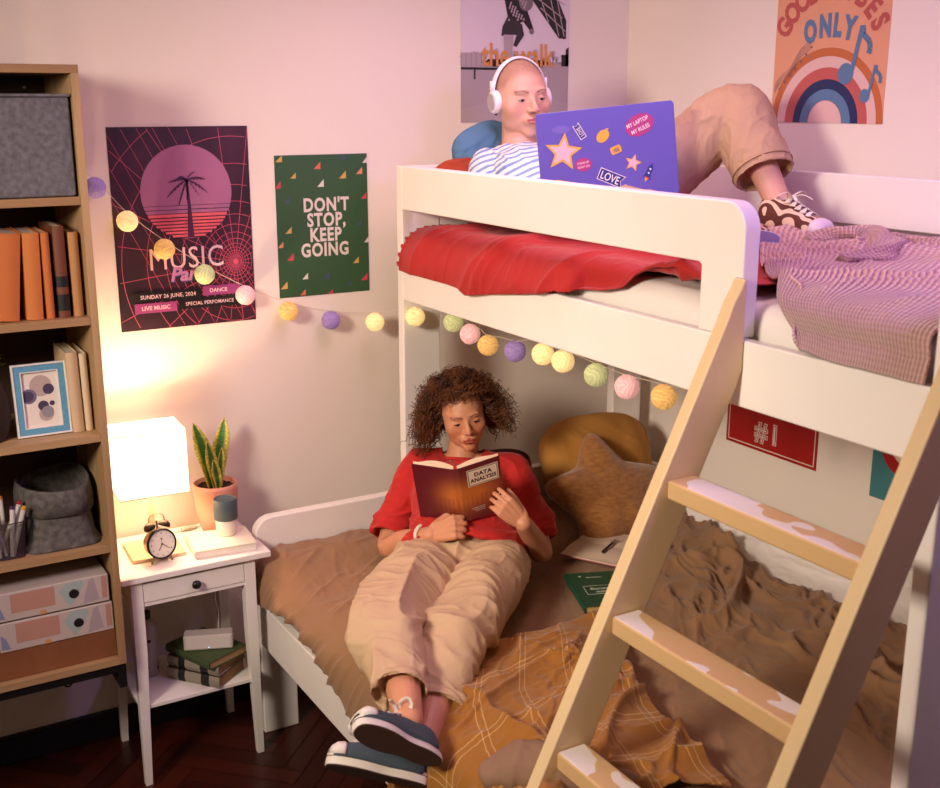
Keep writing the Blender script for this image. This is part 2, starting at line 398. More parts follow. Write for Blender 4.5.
# ---------------------------------------------------------------- ladder
lad = thing('ladder', (.9, 1.52, 0), 'pale pine ladder leaning against the upper side of the bunk bed', 'ladder')
k_ = .485
def lf(z): return XH - .027 - (1.70 - z) * k_      # front edge
def lr(z): return XH - .0015 - (1.53 - z) * k_      # rear edge
def stile(y0, y1):
    o = [(lf(0), 0), (lf(1.65), 1.65), (lf(1.65) + .014, 1.685), (lf(1.65) + .032, 1.712), (XH - .010, 1.733), (XH - .0015, 1.735), (XH - .0015, 1.535), (lr(1.50), 1.50), (lr(0), 0)]
    return MB().prism([(x, y0, z) for x, z in o], (0, y1 - y0, 0)).build('stile', M_pine, lad, bevel=.005, angle=30)
M_worn = mat('worn_pine', '#d9b987', .45)
nt = M_worn.node_tree; N = nt.nodes; L = nt.links
tc = N.new('ShaderNodeTexCoord'); ns = N.new('ShaderNodeTexNoise'); ns.inputs['Scale'].default_value = 9; ns.inputs['Detail'].default_value = 2
mp = N.new('ShaderNodeMapping'); mp.inputs['Scale'].default_value = (1, .55, 1)
L.new(tc.outputs['Object'], mp.inputs[0]); L.new(mp.outputs[0], ns.inputs['Vector'])
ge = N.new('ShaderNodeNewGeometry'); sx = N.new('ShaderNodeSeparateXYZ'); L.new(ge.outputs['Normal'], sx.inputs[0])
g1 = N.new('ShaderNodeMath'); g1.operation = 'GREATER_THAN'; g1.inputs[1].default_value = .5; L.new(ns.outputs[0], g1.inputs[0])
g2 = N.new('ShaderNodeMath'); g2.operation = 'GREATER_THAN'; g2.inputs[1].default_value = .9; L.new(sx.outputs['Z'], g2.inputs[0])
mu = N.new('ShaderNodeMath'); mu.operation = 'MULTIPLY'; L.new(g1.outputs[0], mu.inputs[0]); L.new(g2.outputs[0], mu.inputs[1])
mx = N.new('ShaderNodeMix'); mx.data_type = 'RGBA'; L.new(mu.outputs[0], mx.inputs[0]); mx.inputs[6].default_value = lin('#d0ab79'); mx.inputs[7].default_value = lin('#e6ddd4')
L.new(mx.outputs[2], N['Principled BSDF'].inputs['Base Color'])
stile(1.762, 1.797); stile(1.208, 1.243)
for z in (1.32, 1.04, .76, .48, .20):
    xa = lf(z) + .012
    MB().box((xa, 1.2435, z - .042), (xa + .075, 1.7615, z)).build('rung', M_worn, lad, bevel=.006, bseg=3)
# ---------------------------------------------------------------- bookshelf
SY0, SY1, SX0, SX1 = 3.2, 3.575, -.12, .695
sh = thing('bookshelf', (.29, 3.39, 0), 'tall oak bookshelf on a black metal base at the left of the room', 'bookshelf')
MB().box((SX1 - .02, SY0, .465), (SX1, SY1, 2.168)).build('side_panel', M_oak, sh, bevel=.001)
MB().box((SX0, SY0, .465), (SX0 + .02, SY1, 2.168)).build('side_panel', M_oak, sh, bevel=.001)
MB().box((SX0, SY0, 2.168), (SX1, SY1, 2.190)).build('top_panel', M_oakh, sh, bevel=.001)
ZS = [1.848, 1.519, 1.182, .845]
for z in ZS: MB().box((SX0 + .02, SY0 + .004, z - .022), (SX1 - .02, SY1 - .012, z)).build('shelf', M_oakh, sh, bevel=.001)
MB().box((SX0 + .02, SY0, .465), (SX1 - .02, SY1, .487)).build('bottom_panel', M_oakh, sh, bevel=.001)
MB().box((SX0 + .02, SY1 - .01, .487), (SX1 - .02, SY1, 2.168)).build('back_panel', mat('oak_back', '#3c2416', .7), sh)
m = MB()
for y in (SY0 + .008, SY1 - .028): m.box((SX0, y, .437), (SX1 - .002, y + .02, .465))
for x in (SX0, SX1 - .022):
    m.box((x, SY0 + .028, .437), (x + .02, SY1 - .028, .465))
m.box((SX1 - .024, SY0 + .008, .385), (SX1 - .002, SY0 + .03, .437)); m.box((SX1 - .024, SY0 + .03, .385), (SX1 - .002, SY1 - .03, .407)); m.box((SX1 - .024, SY1 - .05, .385), (SX1 - .002, SY1 - .028, .437))
m.build('base_frame', M_black, sh)
for x in (.12, .0):
    for y in (SY0 + .008, SY1 - .028): MB().box((x, y, 0), (x + .02, y + .02, .437)).build('leg', M_black, sh)
tag(MB().lathe([(.006, 0), (.006, .008), (.003, .010)], (.62, SY1 - .0105, 2.135), 12, axis=(0, -1, 0)).build('screw', mat('steel', '#9a958e', .35, .9), sh))

def boxthing(name, a, b, m, label, cat, bevel=.004, group=None, rotz=0):
    mb = MB()
    if rotz:
        c = Vector(((a[0] + b[0]) / 2, (a[1] + b[1]) / 2, 0)); mb.T = Matrix.Translation(c) @ Matrix.Rotation(rotz, 4, 'Z') @ Matrix.Translation(-c)
    mb.box(a, b); o = mb.build(name, m, None, bevel=bevel); return tag(o, label, cat, group)
# felt storage box
t = thing('felt_box', (.53, 3.4, 1.849), 'big square grey felt storage box on the top compartment of the bookshelf', 'storage box')
o = MB(); 
m = MB().box((.385, 3.215, 1.8495), (.668, 3.54, 2.108)); m.build('body', M_felt, t, bevel=.006)
MB().box((.380, 3.209, 2.108), (.672, 3.545, 2.116)).build('lid', M_felt, t, bevel=.003)

# books, second compartment: book = cover, pages
def book(name, O, w, h, th, lean, cov, label, group=None, cat='book', bands=None, yaw=0):
    """upright book; O = spine foot centre; spine towards -y; lean about y (x shift per height)"""
    t = thing(name, O, label, cat, group)
    T = Matrix.Translation(O) @ Matrix.Rotation(yaw, 4, 'Z') @ Matrix.Rotation(lean, 4, 'Y'); 
    m = MB(); m.T = T; c = .0025
    m.box((-th / 2, 0, 0), (-th / 2 + c, w, h)); m.box((th / 2 - c, 0, 0), (th / 2, w, h))
    # rounded spine
    rg = []
    for z in (0, h):
        rg.append([(-th / 2 + th * k / 8, -.006 * math.sin(PI * k / 8), z) for k in range(9)] + [(th / 2, .003, z), (-th / 2, .003, z)])
    m.loft(rg)
    m.build('cover', cov, t, bevel=.0008)
    p = MB(); p.T = T; p.box((-th / 2 + c, .004, .003), (th / 2 - c, w - .004, h - .003)); p.build('pages', M_pages, t)
    if bands:
        for z0, z1, mm in bands:
            q = MB(); q.T = T; rg = []
            for z in (z0, z1): rg.append([(-th / 2 - .0004 + (th + .0008) * k / 8, -.0007 - .006 * math.sin(PI * k / 8), z) for k in range(9)] + [(th / 2 + .0006, .02, z), (-th / 2 - .0006, .02, z)])
            q.loft(rg); q.build('spine_band', mm, t)
    return t
M_pages = mat('paper_pages', '#dccdb2', .9, bump=(300, .3, (1, 1, 1)))
M_or = mat('orange_cloth', '#c06a30', .75, bump=(400, .2)); M_or2 = mat('amber_cloth', '#c87638', .75, bump=(400, .2)); M_brn = mat('brown_leather', '#6e3a22', .6)
M_tan = mat('tan_cloth', '#b98350', .8, bump=(400, .2)); M_ink = mat('black_print', '#0d0c0c', .6)
book('book', (.467, 3.235, 1.5225), .2, .235, .055, .10, M_or, 'widest orange book, leaning at the left edge of the shelf', None)
book('book', (.5355, 3.235, 1.5203), .19, .235, .043, .03, M_or2, 'plain orange book, second thickest in the row of upright books')
book('book', (.577, 3.235, 1.5195), .19, .234, .021, .005, M_or, 'thin orange book beside the dark brown one')
book('book', (.6135, 3.232, 1.5195), .19, .25, .030, -.0, M_brn, 'brown book with black bands on its spine', bands=[(.02, .065, M_ink), (.085, .115, M_ink)])
book('book', (.6515, 3.236, 1.5195), .17, .232, .026, -.0, M_tan, 'light tan book at the right end of the upright row')
# third compartment
def picture():
    t = thing('picture_frame', (.545, 3.27, 1.1825), 'small blue and white framed print of overlapping circles on the shelf', 'picture frame')
    T = Matrix.Translation((.538, 3.262, 1.1850)) @ Matrix.Rotation(-.11, 4, 'X')
    w, h = .146, .205; m = MB(); m.T = T
    def ring(m, x0, x1, z0, z1, b, y0, y1):
        m.box((x0, y0, z0), (x1, y1, z0 + b)); m.box((x0, y0, z1 - b), (x1, y1, z1)); m.box((x0, y0, z0 + b), (x0 + b, y1, z1 - b)); m.box((x1 - b, y0, z0 + b), (x1, y1, z1 - b))
    ring(m, -w / 2, w / 2, 0, h, .005, 0, .016); ring(m, -w / 2 + .022, w / 2 - .022, .022, h - .022, .003, .002, .012)
    m.box((-w / 2 + .004, .012, .004), (w / 2 - .004, .016, h - .004)); m.build('frame', mat('frame_white', '#e8e2dc', .5), t, bevel=.0006)
    m = MB(); m.T = T; ring(m, -w / 2 + .005, w / 2 - .005, .005, h - .005, .017, .003, .012); m.build('mount', mat('mount_blue', '#4f8fb0', .6, vary=('#6aa5c2', 300)), t)
    m = MB(); m.T = T; s = Sheet(m, (-w / 2 + .025, .0105, .025), (1, 0, 0), (0, 0, 1), (0, -1, 0), .0002)
    W, Hh = w - .05, h - .05; s.rect(0, 0, W, Hh, 0, 0)
    for cx, cy, r, k, mi in ((.05, .115, .030, 1, 1), (.016, .088, .021, 2, 2), (.014, .088, .015, 3, 3), (.070, .104, .015, 3, 3), (.058, .034, .020, 2, 1), (.052, .058, .0145, 3, 3), (.062, .040, .0165, 4, 4), (.076, .063, .007, 5, 3)): s.disc(cx, cy, r, k, mi, 28)
    m.build('print', [mat('print_paper', '#e6d9cc', .7), mat('print_taupe', '#b7a19a', .7), mat('print_mauve', '#6f6384', .7), mat('print_plum', '#453a55', .7), mat('print_grey', '#8e8890', .7)], t, fixn=False)
picture()
M_cream = mat('cream_cloth', '#d2b28e', .8, bump=(350, .2)); 
book('book', (.6285, 3.262, 1.1825), .17, .232, .032, -.015, M_cream, 'cream book nearest the picture frame on the shelf')
book('book', (.6585, 3.262, 1.1825), .17, .226, .020, -.015, mat('pale_cream_cloth', '#dcc3a2', .8, bump=(350, .2)), 'slim cream book against the right side of the shelf')
# woven pot with plant at far left
t = thing('wicker_vase', (.388, 3.30, 1.1825), 'dark woven vase with a few green sprigs at the left edge of the shelf', 'vase')
m = MB(); pr = []
for i in range(46):
    z = i / 45 * .165; r = .052 + .016 * math.sin(z / .165 * PI) + (.0022 if i % 2 else 0); pr.append((r, z))
pr += [(.045, .165), (.045, .05)]
m.lathe(pr, (.388, 3.30, 1.1825), 36); m.build('vase', mat('dark_wicker', '#2a1a12', .7, bump=(60, .8)), t, smooth=True)
m = MB()
for i in range(26):
    a = random.uniform(0, 2 * PI); p = Vector((.388, 3.30, 1.30)); q = p + Vector((math.cos(a) * .055, math.sin(a) * .04, random.uniform(.07, .125)))
    m.tube([p, (p + q) / 2 + Vector((0, 0, .02)), q], .0012, 4)
    for k in range(5):
        c = p.lerp(q, .5 + k * .12); d = Vector((random.uniform(-1, 1), random.uniform(-1, 1), .4)).normalized() * .018; s_, u = frame_of(d); m.add([c, c + d * .5 + s_ * .006, c + d, c + d * .5 - s_ * .006], [(0, 1, 2, 3)])
m.build('foliage', mat('sprig_green', '#5d6b25', .6), t)
# pen cup
t = thing('pen_holder', (.412, 3.30, .8455), 'purple-grey wire mesh cup full of white markers on the lower shelf', 'pen holder')
C0 = (.412, 3.275)
def sqr(r, z, c=C0, n=24, p=4):
    return [(c[0] + r * abs(math.cos(a)) ** (2 / p) * (1 if math.cos(a) >= 0 else -1), c[1] + r * abs(math.sin(a)) ** (2 / p) * (1 if math.sin(a) >= 0 else -1), z) for a in [2 * PI * i / n + .2 for i in range(n)]]
m = MB()
def meshmat():
    m = bpy.data.materials.new('wire_mesh'); m.use_nodes = True; nt = m.node_tree; N = nt.nodes; L = nt.links; b = N['Principled BSDF']
    b.inputs['Base Color'].default_value = lin('#3c3038'); b.inputs['Roughness'].default_value = .5
    tc = N.new('ShaderNodeTexCoord'); v = []
    for rx in (1, -1):
        w = N.new('ShaderNodeVectorMath'); w.operation = 'DOT_PRODUCT'; L.new(tc.outputs['Object'], w.inputs[0]); w.inputs[1].default_value = (1500, 1500, 1500 * rx)
        s = N.new('ShaderNodeMath'); s.operation = 'SINE'; L.new(w.outputs['Value'], s.inputs[0]); v.append(s)
    a = N.new('ShaderNodeMath'); a.operation = 'MAXIMUM'; L.new(v[0].outputs[0], a.inputs[0]); L.new(v[1].outputs[0], a.inputs[1])
    g = N.new('ShaderNodeMath'); g.operation = 'GREATER_THAN'; g.inputs[1].default_value = .55; L.new(a.outputs[0], g.inputs[0]); L.new(g.outputs[0], b.inputs['Alpha']); return m
m.loft([sqr(.040, .8475), sqr(.047, .952)], cap=False); m.build('mesh_body', meshmat(), t, fixn=False)
m = MB(); m.tube(sqr(.047, .953) + [sqr(.047, .953)[0]], .0018, 6); m.build('rim', mat('mesh_rim', '#3c3038', .5), t)
m = MB(); m.loft([sqr(.040, .8460), sqr(.0405, .8475), sqr(.0405, .8495), sqr(.038, .8495)]); m.build('bottom', mat('mesh_rim', '#3c3038', .5), t)
M_mk = mat('marker_white', '#dcd5d0', .45)
caps = ['#c33b2c', '#d9822b', '#4a2a6a', '#a8283c', '#e0a42c', '#d8d0c8', '#e0a42c', '#b53a2c']
mk = [(-.026, -.012, -.03, .0, .978), (-.008, .01, .0, .02, 1.008), (.010, -.02, .012, .01, .985), (.022, .0, .03, .0, .992), (-.018, .02, -.02, .02, .995), (.0, -.005, .06, -.01, .982), (.026, -.022, .035, -.02, .985), (-.03, -.025, .0, .0, .962)]
mkn = ['red', 'orange', 'purple', 'crimson', 'yellow', 'pale grey', 'amber', 'brick red']
for i, (dx, dy, ax, ay, zt) in enumerate(mk):
    p = Vector((C0[0] + dx - ax * .5, C0[1] + dy - ay * .5, .850)); q = Vector((C0[0] + dx + ax * .5, C0[1] + dy + ay * .5, zt)); d = (q - p).normalized()
    tt = thing('marker', p, 'white marker pen with %s cap end standing in the mesh cup' % mkn[i], 'marker', 'white markers in the mesh cup')
    MB().tube([p, q], .0065, 10).build('barrel', M_mk, tt)
    MB().tube([q, q + d * .004, q + d * .009], [.0068, .0068, .006], 10).build('cap', mat('cap_%d' % i, caps[i], .4), tt)
# felt basket
t = thing('felt_basket', (.565, 3.37, .8455), 'dark grey felt basket with folded rim on the lower shelf', 'basket')
m = MB(); cb = (.560, 3.372)
def sq2(rx, ry, z, n=40, p=2.6, dz=0): 
    o = []
    for i in range(n):
        a = 2 * PI * i / n; x = rx * abs(math.cos(a)) ** (2 / p) * (1 if math.cos(a) >= 0 else -1); y = ry * abs(math.sin(a)) ** (2 / p) * (1 if math.sin(a) >= 0 else -1)
        o.append((cb[0] + x, cb[1] + y, z + dz * math.sin(a * 2 + .6) + dz * .6 * math.cos(a)))
    return o
m.loft([sq2(.111, .142, .8465, p=5), sq2(.108, .140, .852, p=4.4), sq2(.100, .134, .87, p=3.5), sq2(.097, .130, .93), sq2(.099, .13, 1.0), sq2(.096, .127, 1.0), sq2(.093, .126, .87)]); m.build('body', M_feltd, t, smooth=True)
m = MB(); m.loft([sq2(.103, .134, .945, dz=.002), sq2(.107, .138, .946, dz=.002), sq2(.106, .136, .985, dz=.004), sq2(.100, .131, 1.022, dz=.008), sq2(.095, .126, 1.024, dz=.008), sq2(.092, .123, .98)], cap=False); m.build('folded_rim', M_feltd, t, smooth=True)
# bottom compartment: two binders lying down and a cardboard box
tag(MB().box((.335, 3.222, .4875), (.674, 3.52, .574)).build('cardboard_box', mat('cardboard', '#8a5430', .85, vary=('#7c4a28', 8)), None, bevel=.002), 'flat brown cardboard box under the two pastel binders', 'box')
BN = [mat('binder_white', '#bfb0a8', .6), mat('binder_pink', '#b88878', .6), mat('binder_teal', '#9fb0ac', .6), mat('binder_mauve', '#a8979c', .6), mat('binder_orange', '#d09050', .6), mat('binder_blue', '#7f88a8', .6)]
for i, (z0, lab) in enumerate(((.5755, 'lower of two white lever-arch binders with pastel shapes, lying on the cardboard box'), (.6685, 'upper of two white lever-arch binders with pastel shapes, topmost in its stack'))):
    x1 = .671 - (0 if i == 0 else .006); t = thing('binder', (x1 - .16, 3.37, z0), lab, 'binder', 'pastel lever-arch binders')
    h = .088 if i == 0 else .085
    MB().box((x1 - .318, 3.219, z0), (x1, 3.51, z0 + h)).build('case', BN[0], t, bevel=.003)
    m = MB(); s = Sheet(m, (x1 - .318, 3.219, z0), (1, 0, 0), (0, 0, 1), (0, -1, 0), .0004)
    s.rect(.045, .022, .165, h - .006, 1, 1); s.poly([(.178, .058), (.20, h - .004), (.243, h - .003), (.247, h - .018), (.225, .026), (.205, .006)], 1, 2); s.poly([(.243, .006), (.288, .012), (.276, h - .004), (.262, h - .010), (.25, .04)], 1, 3); s.rect(.122, .001, .138, .014, 2, 4); s.poly([(.004, .01), (.028, .008), (.018, .04), (.004, .055)], 1, 5); s.rect(.297, .012, .312, h - .004, 1, 1)
    m.build('printed_shapes', BN, t, fixn=False)
    c = (x1 - .318 + .218, 3.219, z0 + .045)
    MB().lathe([(.0142, 0), (.0142, .0018), (.0118, .0022), (.0118, .0008)], c, 28, axis=(0, -1, 0)).build('finger_ring', mat('chrome', '#c8c0b8', .2, 1), t, smooth=False)
    MB().lathe([(.0118, .0002), (.0118, .0012)], c, 28, axis=(0, -1, 0)).build('finger_hole', mat('hole_black', '#020202', .9), t)

# ---------------------------------------------------------------- nightstand
ns = thing('nightstand', (.93, 3.4, 0), 'white wooden nightstand with one drawer between the bookshelf and the bed', 'nightstand')
MB().box((.706, 3.242, .690), (1.178, 3.598, .710)).build('table_top', M_nwhite, ns, bevel=.003)
def leg(x, y, sx, sy):
    t, b = .036, .022
    # tapered on inner sides; outer faces vertical
    X0 = x; Y0 = y; x2 = x + sx * t; y2 = y + sy * t; xb = x + sx * b; yb = y + sy * b
    def q(xa, xc, ya, yc, z): a, c = sorted((xa, xc)); d, e = sorted((ya, yc)); return [(a, d, z), (c, d, z), (c, e, z), (a, e, z)]
    m = MB(); m.loft([q(x, xb, y, yb, 0), q(x, x2, y, y2, .45), q(x, x2, y, y2, .690)]); m.build('leg', M_nwhite, ns, bevel=.0015)
LX0, LX1, LY0, LY1 = .735, 1.128, 3.255, 3.575
leg(LX0, LY0, 1, 1); leg(LX1, LY0, -1, 1); leg(LX0, LY1, 1, -1); leg(LX1, LY1, -1, -1)
m = MB(); m.box((LX0 + .036, LY0 + .004, .605), (LX1 - .036, LY0 + .02, .617)); m.box((LX0 + .004, LY0 + .036, .605), (LX0 + .02, LY1 - .036, .690)); m.box((LX1 - .02, LY0 + .036, .605), (LX1 - .004, LY1 - .036, .690)); m.box((LX0 + .036, LY1 - .02, .605), (LX1 - .036, LY1 - .004, .690))
m.box((LX0 + .036, LY0 + .004, .683), (LX1 - .036, LY0 + .02, .690)); m.build('apron', M_nwhite, ns, bevel=.001)
dr = MB().box((LX0 + .038, LY0 + .001, .619), (LX1 - .038, LY0 + .3, .681)).build('drawer', M_nwhite, ns, bevel=.0015)
MB().lathe([(.005, 0), (.005, .008), (.0125, .012), (.0145, .017), (.012, .023), (.004, .026)], ((LX0 + LX1) / 2, LY0 + .001, .650), 20, axis=(0, -1, 0)).build('knob', mat('knob_black', '#100c0a', .35), dr, smooth=True)
MB().box((LX0 + .004, LY0 + .006, .262), (LX1 - .004, LY1 - .004, .274)).build('lower_shelf', M_nwhite, ns, bevel=.001)

# table lamp
lp = thing('table_lamp', (.872, 3.42, .7105), 'lit table lamp with a square white shade on the nightstand', 'lamp')
T = Matrix.Translation((.858, 3.43, .7105)) @ Matrix.Rotation(math.radians(-3), 4, 'Z')
m = MB(); m.T = T; m.box((-.082, -.085, 0), (.082, .085, .012)); m.build('base', mat('lamp_oak', '#dcc4a0', .5), lp, bevel=.001)
m = MB(); m.T = T; m.box((-.0085, -.0085, .012), (.0085, .0085, .235)); m.build('pole', mat('lamp_oak', '#dcc4a0'), lp, bevel=.001)
M_shade = bpy.data.materials.new('lamp_shade'); M_shade.use_nodes = True; nt = M_shade.node_tree; b = nt.nodes['Principled BSDF']
b.inputs['Base Color'].default_value = lin('#fbf3e8'); b.inputs['Roughness'].default_value = .9; b.inputs['Emission Color'].default_value = (1, .76, .52, 1); b.inputs['Emission Strength'].default_value = 2.3
m = MB(); m.T = T; hx, hy = .105, .078; z0, z1 = .205, .41
def rr(x, y, z): return [(-x, -y, z), (x, -y, z), (x, y, z), (-x, y, z)]
m.loft([rr(hx, hy, z0), rr(hx, hy, z1), rr(hx - .002, hy - .002, z1), rr(hx - .002, hy - .002, z0), rr(hx, hy, z0)], cap=False); m.build('shade', M_shade, lp, fixn=True)
for z in (z0, z1 - .003):
    m = MB(); m.T = T
    m.box((-hx - .001, -hy - .001, z), (hx + .001, -hy + .001, z + .003)); m.box((-hx - .001, hy - .001, z), (hx + .001, hy + .001, z + .003)); m.box((-hx - .001, -hy, z), (-hx + .001, hy, z + .003)); m.box((hx - .001, -hy, z), (hx + .001, hy, z + .003))
    m.build('shade_trim', mat('shade_trim', '#e8cfa4', .7), lp)
M_bulb = mat('lamp_bulb', '#fff2dd', .3, emis=14, emhex='#ffcf9a')
m = MB(); m.T = T; m.sphere((0, 0, .295), .028, 20, 14); m.tube([(0, 0, .235), (0, 0, .27)], .013, 12); m.build('bulb', M_bulb, lp, smooth=True)
m = MB(); m.T = T
for a in (0, PI / 2): m.tube([(-hx * math.cos(a), -hy * math.sin(a), z0 + .03), (hx * math.cos(a), hy * math.sin(a), z0 + .03)], .0012, 6)
m.build('spider', M_black, lp)
pts = [(.93, 3.50, .7135), (.96, 3.53, .7135), (1.0, 3.545, .7155)]
m = MB(); m.tube(catmull([(.862, 3.50, .717), (.90, 3.53, .7135), (.95, 3.545, .7135), (.985, 3.548, .7165)], 5), .0022, 6)
m.tube(catmull([(1.03, 3.553, .7165), (1.06, 3.572, .7135), (1.075, 3.59, .7135), (1.082, 3.606, .69), (1.085, 3.606, .50), (1.12, 3.606, .25)], 6), .0022, 6); m.build('cord', mat('cord_white', '#d8cfc2', .5), lp, smooth=True)
m = MB(); m.limb([(.985, 3.548, .7175), (1.008, 3.5505, .7175), (1.03, 3.553, .7175)], [(.009, .0065)] * 3, 12, 3); m.build('cord_switch', mat('switch_grey', '#9a968a', .4), lp, smooth=True)
for z, pw in ((1.02, 4.5), ): pass
lb = point('table_lamp_light', tuple(T @ Vector((0, 0, .335))), .03, 17, (1, .70, .42))

# alarm clock
ac = thing('alarm_clock', (.860, 3.318, .7105), 'brass twin-bell alarm clock on the front edge of the nightstand', 'alarm clock')
cc = Vector((.852, 3.325, .7735)); az = Vector((.16, -.975, .14)).normalized(); X_, Y_ = frame_of(az); X_ = Vector((1, 0, 0)); X_ = (X_ - az * X_.dot(az)).normalized(); Y_ = az.cross(X_) * 1
if Y_.z < 0: Y_ = -Y_
M_brs = mat('brass', '#8f7a52', .3, .9); M_dk = mat('clock_dark', '#1a1a18', .35, .6)
MB().lathe([(.030, -.034), (.042, -.032), (.0445, -.026), (.0445, .006), (.043, .010)], cc, 40, axis=az).build('case', M_brs, ac, smooth=False, bevel=.001)
MB().lathe([(.0445, .004), (.048, .006), (.048, .012), (.0435, .014), (.0425, .009)], cc, 40, axis=az).build('bezel', M_dk, ac, smooth=True)
m = MB(); s = Sheet(m, cc + az * .0105, X_, Y_, az, .0003); s.disc(0, 0, .0425, 0, 0, 48)
for i in range(12):
    a = PI / 2 - 2 * PI * i / 12; s.text(str(i or 12), .034 * math.cos(a), .034 * math.sin(a) - .003, .0075, 1, 1, bold=.01)
for i in range(60):
    a = 2 * PI * i / 60; s.line([(.0395 * math.cos(a), .0395 * math.sin(a)), (.0412 * math.cos(a), .0412 * math.sin(a))], .0006, 1, 1)
s.disc(0, .016, .0035, 1, 2, 16)
for a, l, w in ((math.radians(240), .022, .0022), (math.radians(-38), .033, .0016), (math.radians(95), .014, .0008)): s.line([(0, 0), (l * math.cos(a), l * math.sin(a))], w, 4, 1)
s.disc(0, 0, .003, 5, 1, 16)
m.build('dial', [mat('dial_cream', '#e8dfd0', .6), M_ink, mat('dial_grey', '#8c8478', .6)], ac, fixn=False)
for sgn in (-1, 1):
    c = cc + X_ * (.024 * sgn) + Y_ * .052 - az * .012; ax = (X_ * .45 * sgn + Y_).normalized()
    MB().lathe([(.019, -.004), (.0195, 0), (.016, .009), (.008, .014), (.002, .0155)], c, 24, axis=ax).build('bell', M_dk if 0 else mat('bell_bronze', '#3a3025', .35, .8), ac, smooth=True)
    MB().tube([cc + X_ * (.026 * sgn) - Y_ * .038, cc + X_ * (.034 * sgn) - Y_ * .0605], .003, 8).build('foot', M_brs, ac)
MB().tube(catmull([cc + X_ * -.026 + Y_ * .066 - az * .012, cc + X_ * -.022 + Y_ * .084 - az * .012, cc + Y_ * .092 - az * .012, cc + X_ * .022 + Y_ * .084 - az * .012, cc + X_ * .026 + Y_ * .066 - az * .012], 6), .0018, 8).build('handle', M_brs, ac, smooth=True)
MB().tube([cc + Y_ * .045 - az * .012, cc + Y_ * .07 - az * .012], .003, 8).build('hammer', M_brs, ac)

# white book + travel cup, plant
def flatbook(name, c, z, w, d, th, rot, cov, label, cat='book', pages=None, bands=None, group=None, text=None, top=None):
    """lying book: spine on local -x side; w along local x, d along local y"""
    t = thing(name, (c[0], c[1], z), label, cat, group)
    T = Matrix.Translation((c[0], c[1], z)) @ Matrix.Rotation(rot, 4, 'Z'); k = .0025
    m = MB(); m.T = T; m.box((-w / 2, -d / 2, 0), (w / 2, d / 2, k)); m.box((-w / 2, -d / 2, th - k), (w / 2, d / 2, th), 1 if top else 0)
    m.loft([[(-w / 2 - .005 * math.sin(PI * q / 8) + .0005, y, th * q / 8) for q in range(9)] + [(-w / 2 + .003, y, th), (-w / 2 + .003, y, 0)] for y in (-d / 2, d / 2)])
    m.build('cover', [cov] + ([top] if top else []), t, bevel=.0008)
    m = MB(); m.T = T; m.box((-w / 2 + .003, -d / 2 + .004, k), (w / 2 - .004, d / 2 - .004, th - k)); m.build('pages', pages or M_pages, t)
    if bands:
        for y0, y1, mm in bands:
            m = MB(); m.T = T; m.loft([[(-w / 2 - .0006 - .005 * math.sin(PI * q / 8), y, th * q / 8) for q in range(9)] + [(-w / 2 + .012, y, th + .0003), (-w / 2 + .012, y, -.0000)] for y in (y0, y1)]); m.build('spine_band', mm, t)
    return t, T
flatbook('notebook', (1.049, 3.378), .7105, .155, .215, .026, math.radians(90 - 172), mat('pale_cover', '#e0d2c2', .7), 'thick pale hardcover notebook lying under the travel cup', pages=mat('pages_white', '#e8ded0', .9)) if 0 else flatbook('notebook', (1.055, 3.362), .7105, .195, .165, .026, math.radians(-6), mat('pale_cover', '#e0d2c2', .7), 'thick pale hardcover notebook lying under the travel cup', 'notebook', pages=mat('pages_white', '#e8ded0', .9))
cu = thing('travel_cup', (1.085, 3.392, .7370), 'white travel cup with a blue-grey silicone sleeve and lid standing on the notebook', 'cup'); c = (1.085, 3.392, .7370)
MB().lathe([(.030, 0), (.032, .002), (.034, .05), (.034, .056)], c, 36).build('cup_body', mat('cup_white', '#e4ddd0', .35), cu, smooth=True, bevel=0)
MB().lathe([(.0365, .052), (.0385, .056), (.0385, .115), (.036, .121), (.034, .121), (.031, .117), (.001, .117)], c, 36).build('lid', mat('cup_sleeve', '#465459', .55), cu, smooth=False, bevel=.001)
pl = thing('potted_snake_plant', (1.095, 3.515, .7105), 'snake plant with yellow-edged leaves in a pink clay pot on the nightstand', 'plant'); c = (1.095, 3.515, .7105)
MB().lathe([(.040, 0), (.052, .004), (.064, .05), (.071, .10), (.073, .15), (.072, .163), (.068, .165), (.066, .158), (.064, .142), (.001, .142)], c, 48).build('pot', mat('pink_pot', '#c98a73', .4), pl, smooth=True)
m = MB(); g = []
for i in range(12): g.append([(c[0] + math.cos(2 * PI * j / 40) * .0665 * i / 11, c[1] + math.sin(2 * PI * j / 40) * .0665 * i / 11, c[2] + .147 + random.uniform(-.004, .005)) for j in range(41)])
m.grid(np.array(g)); m.build('soil', mat('soil', '#2b1a12', 1, bump=(120, 1)), pl)
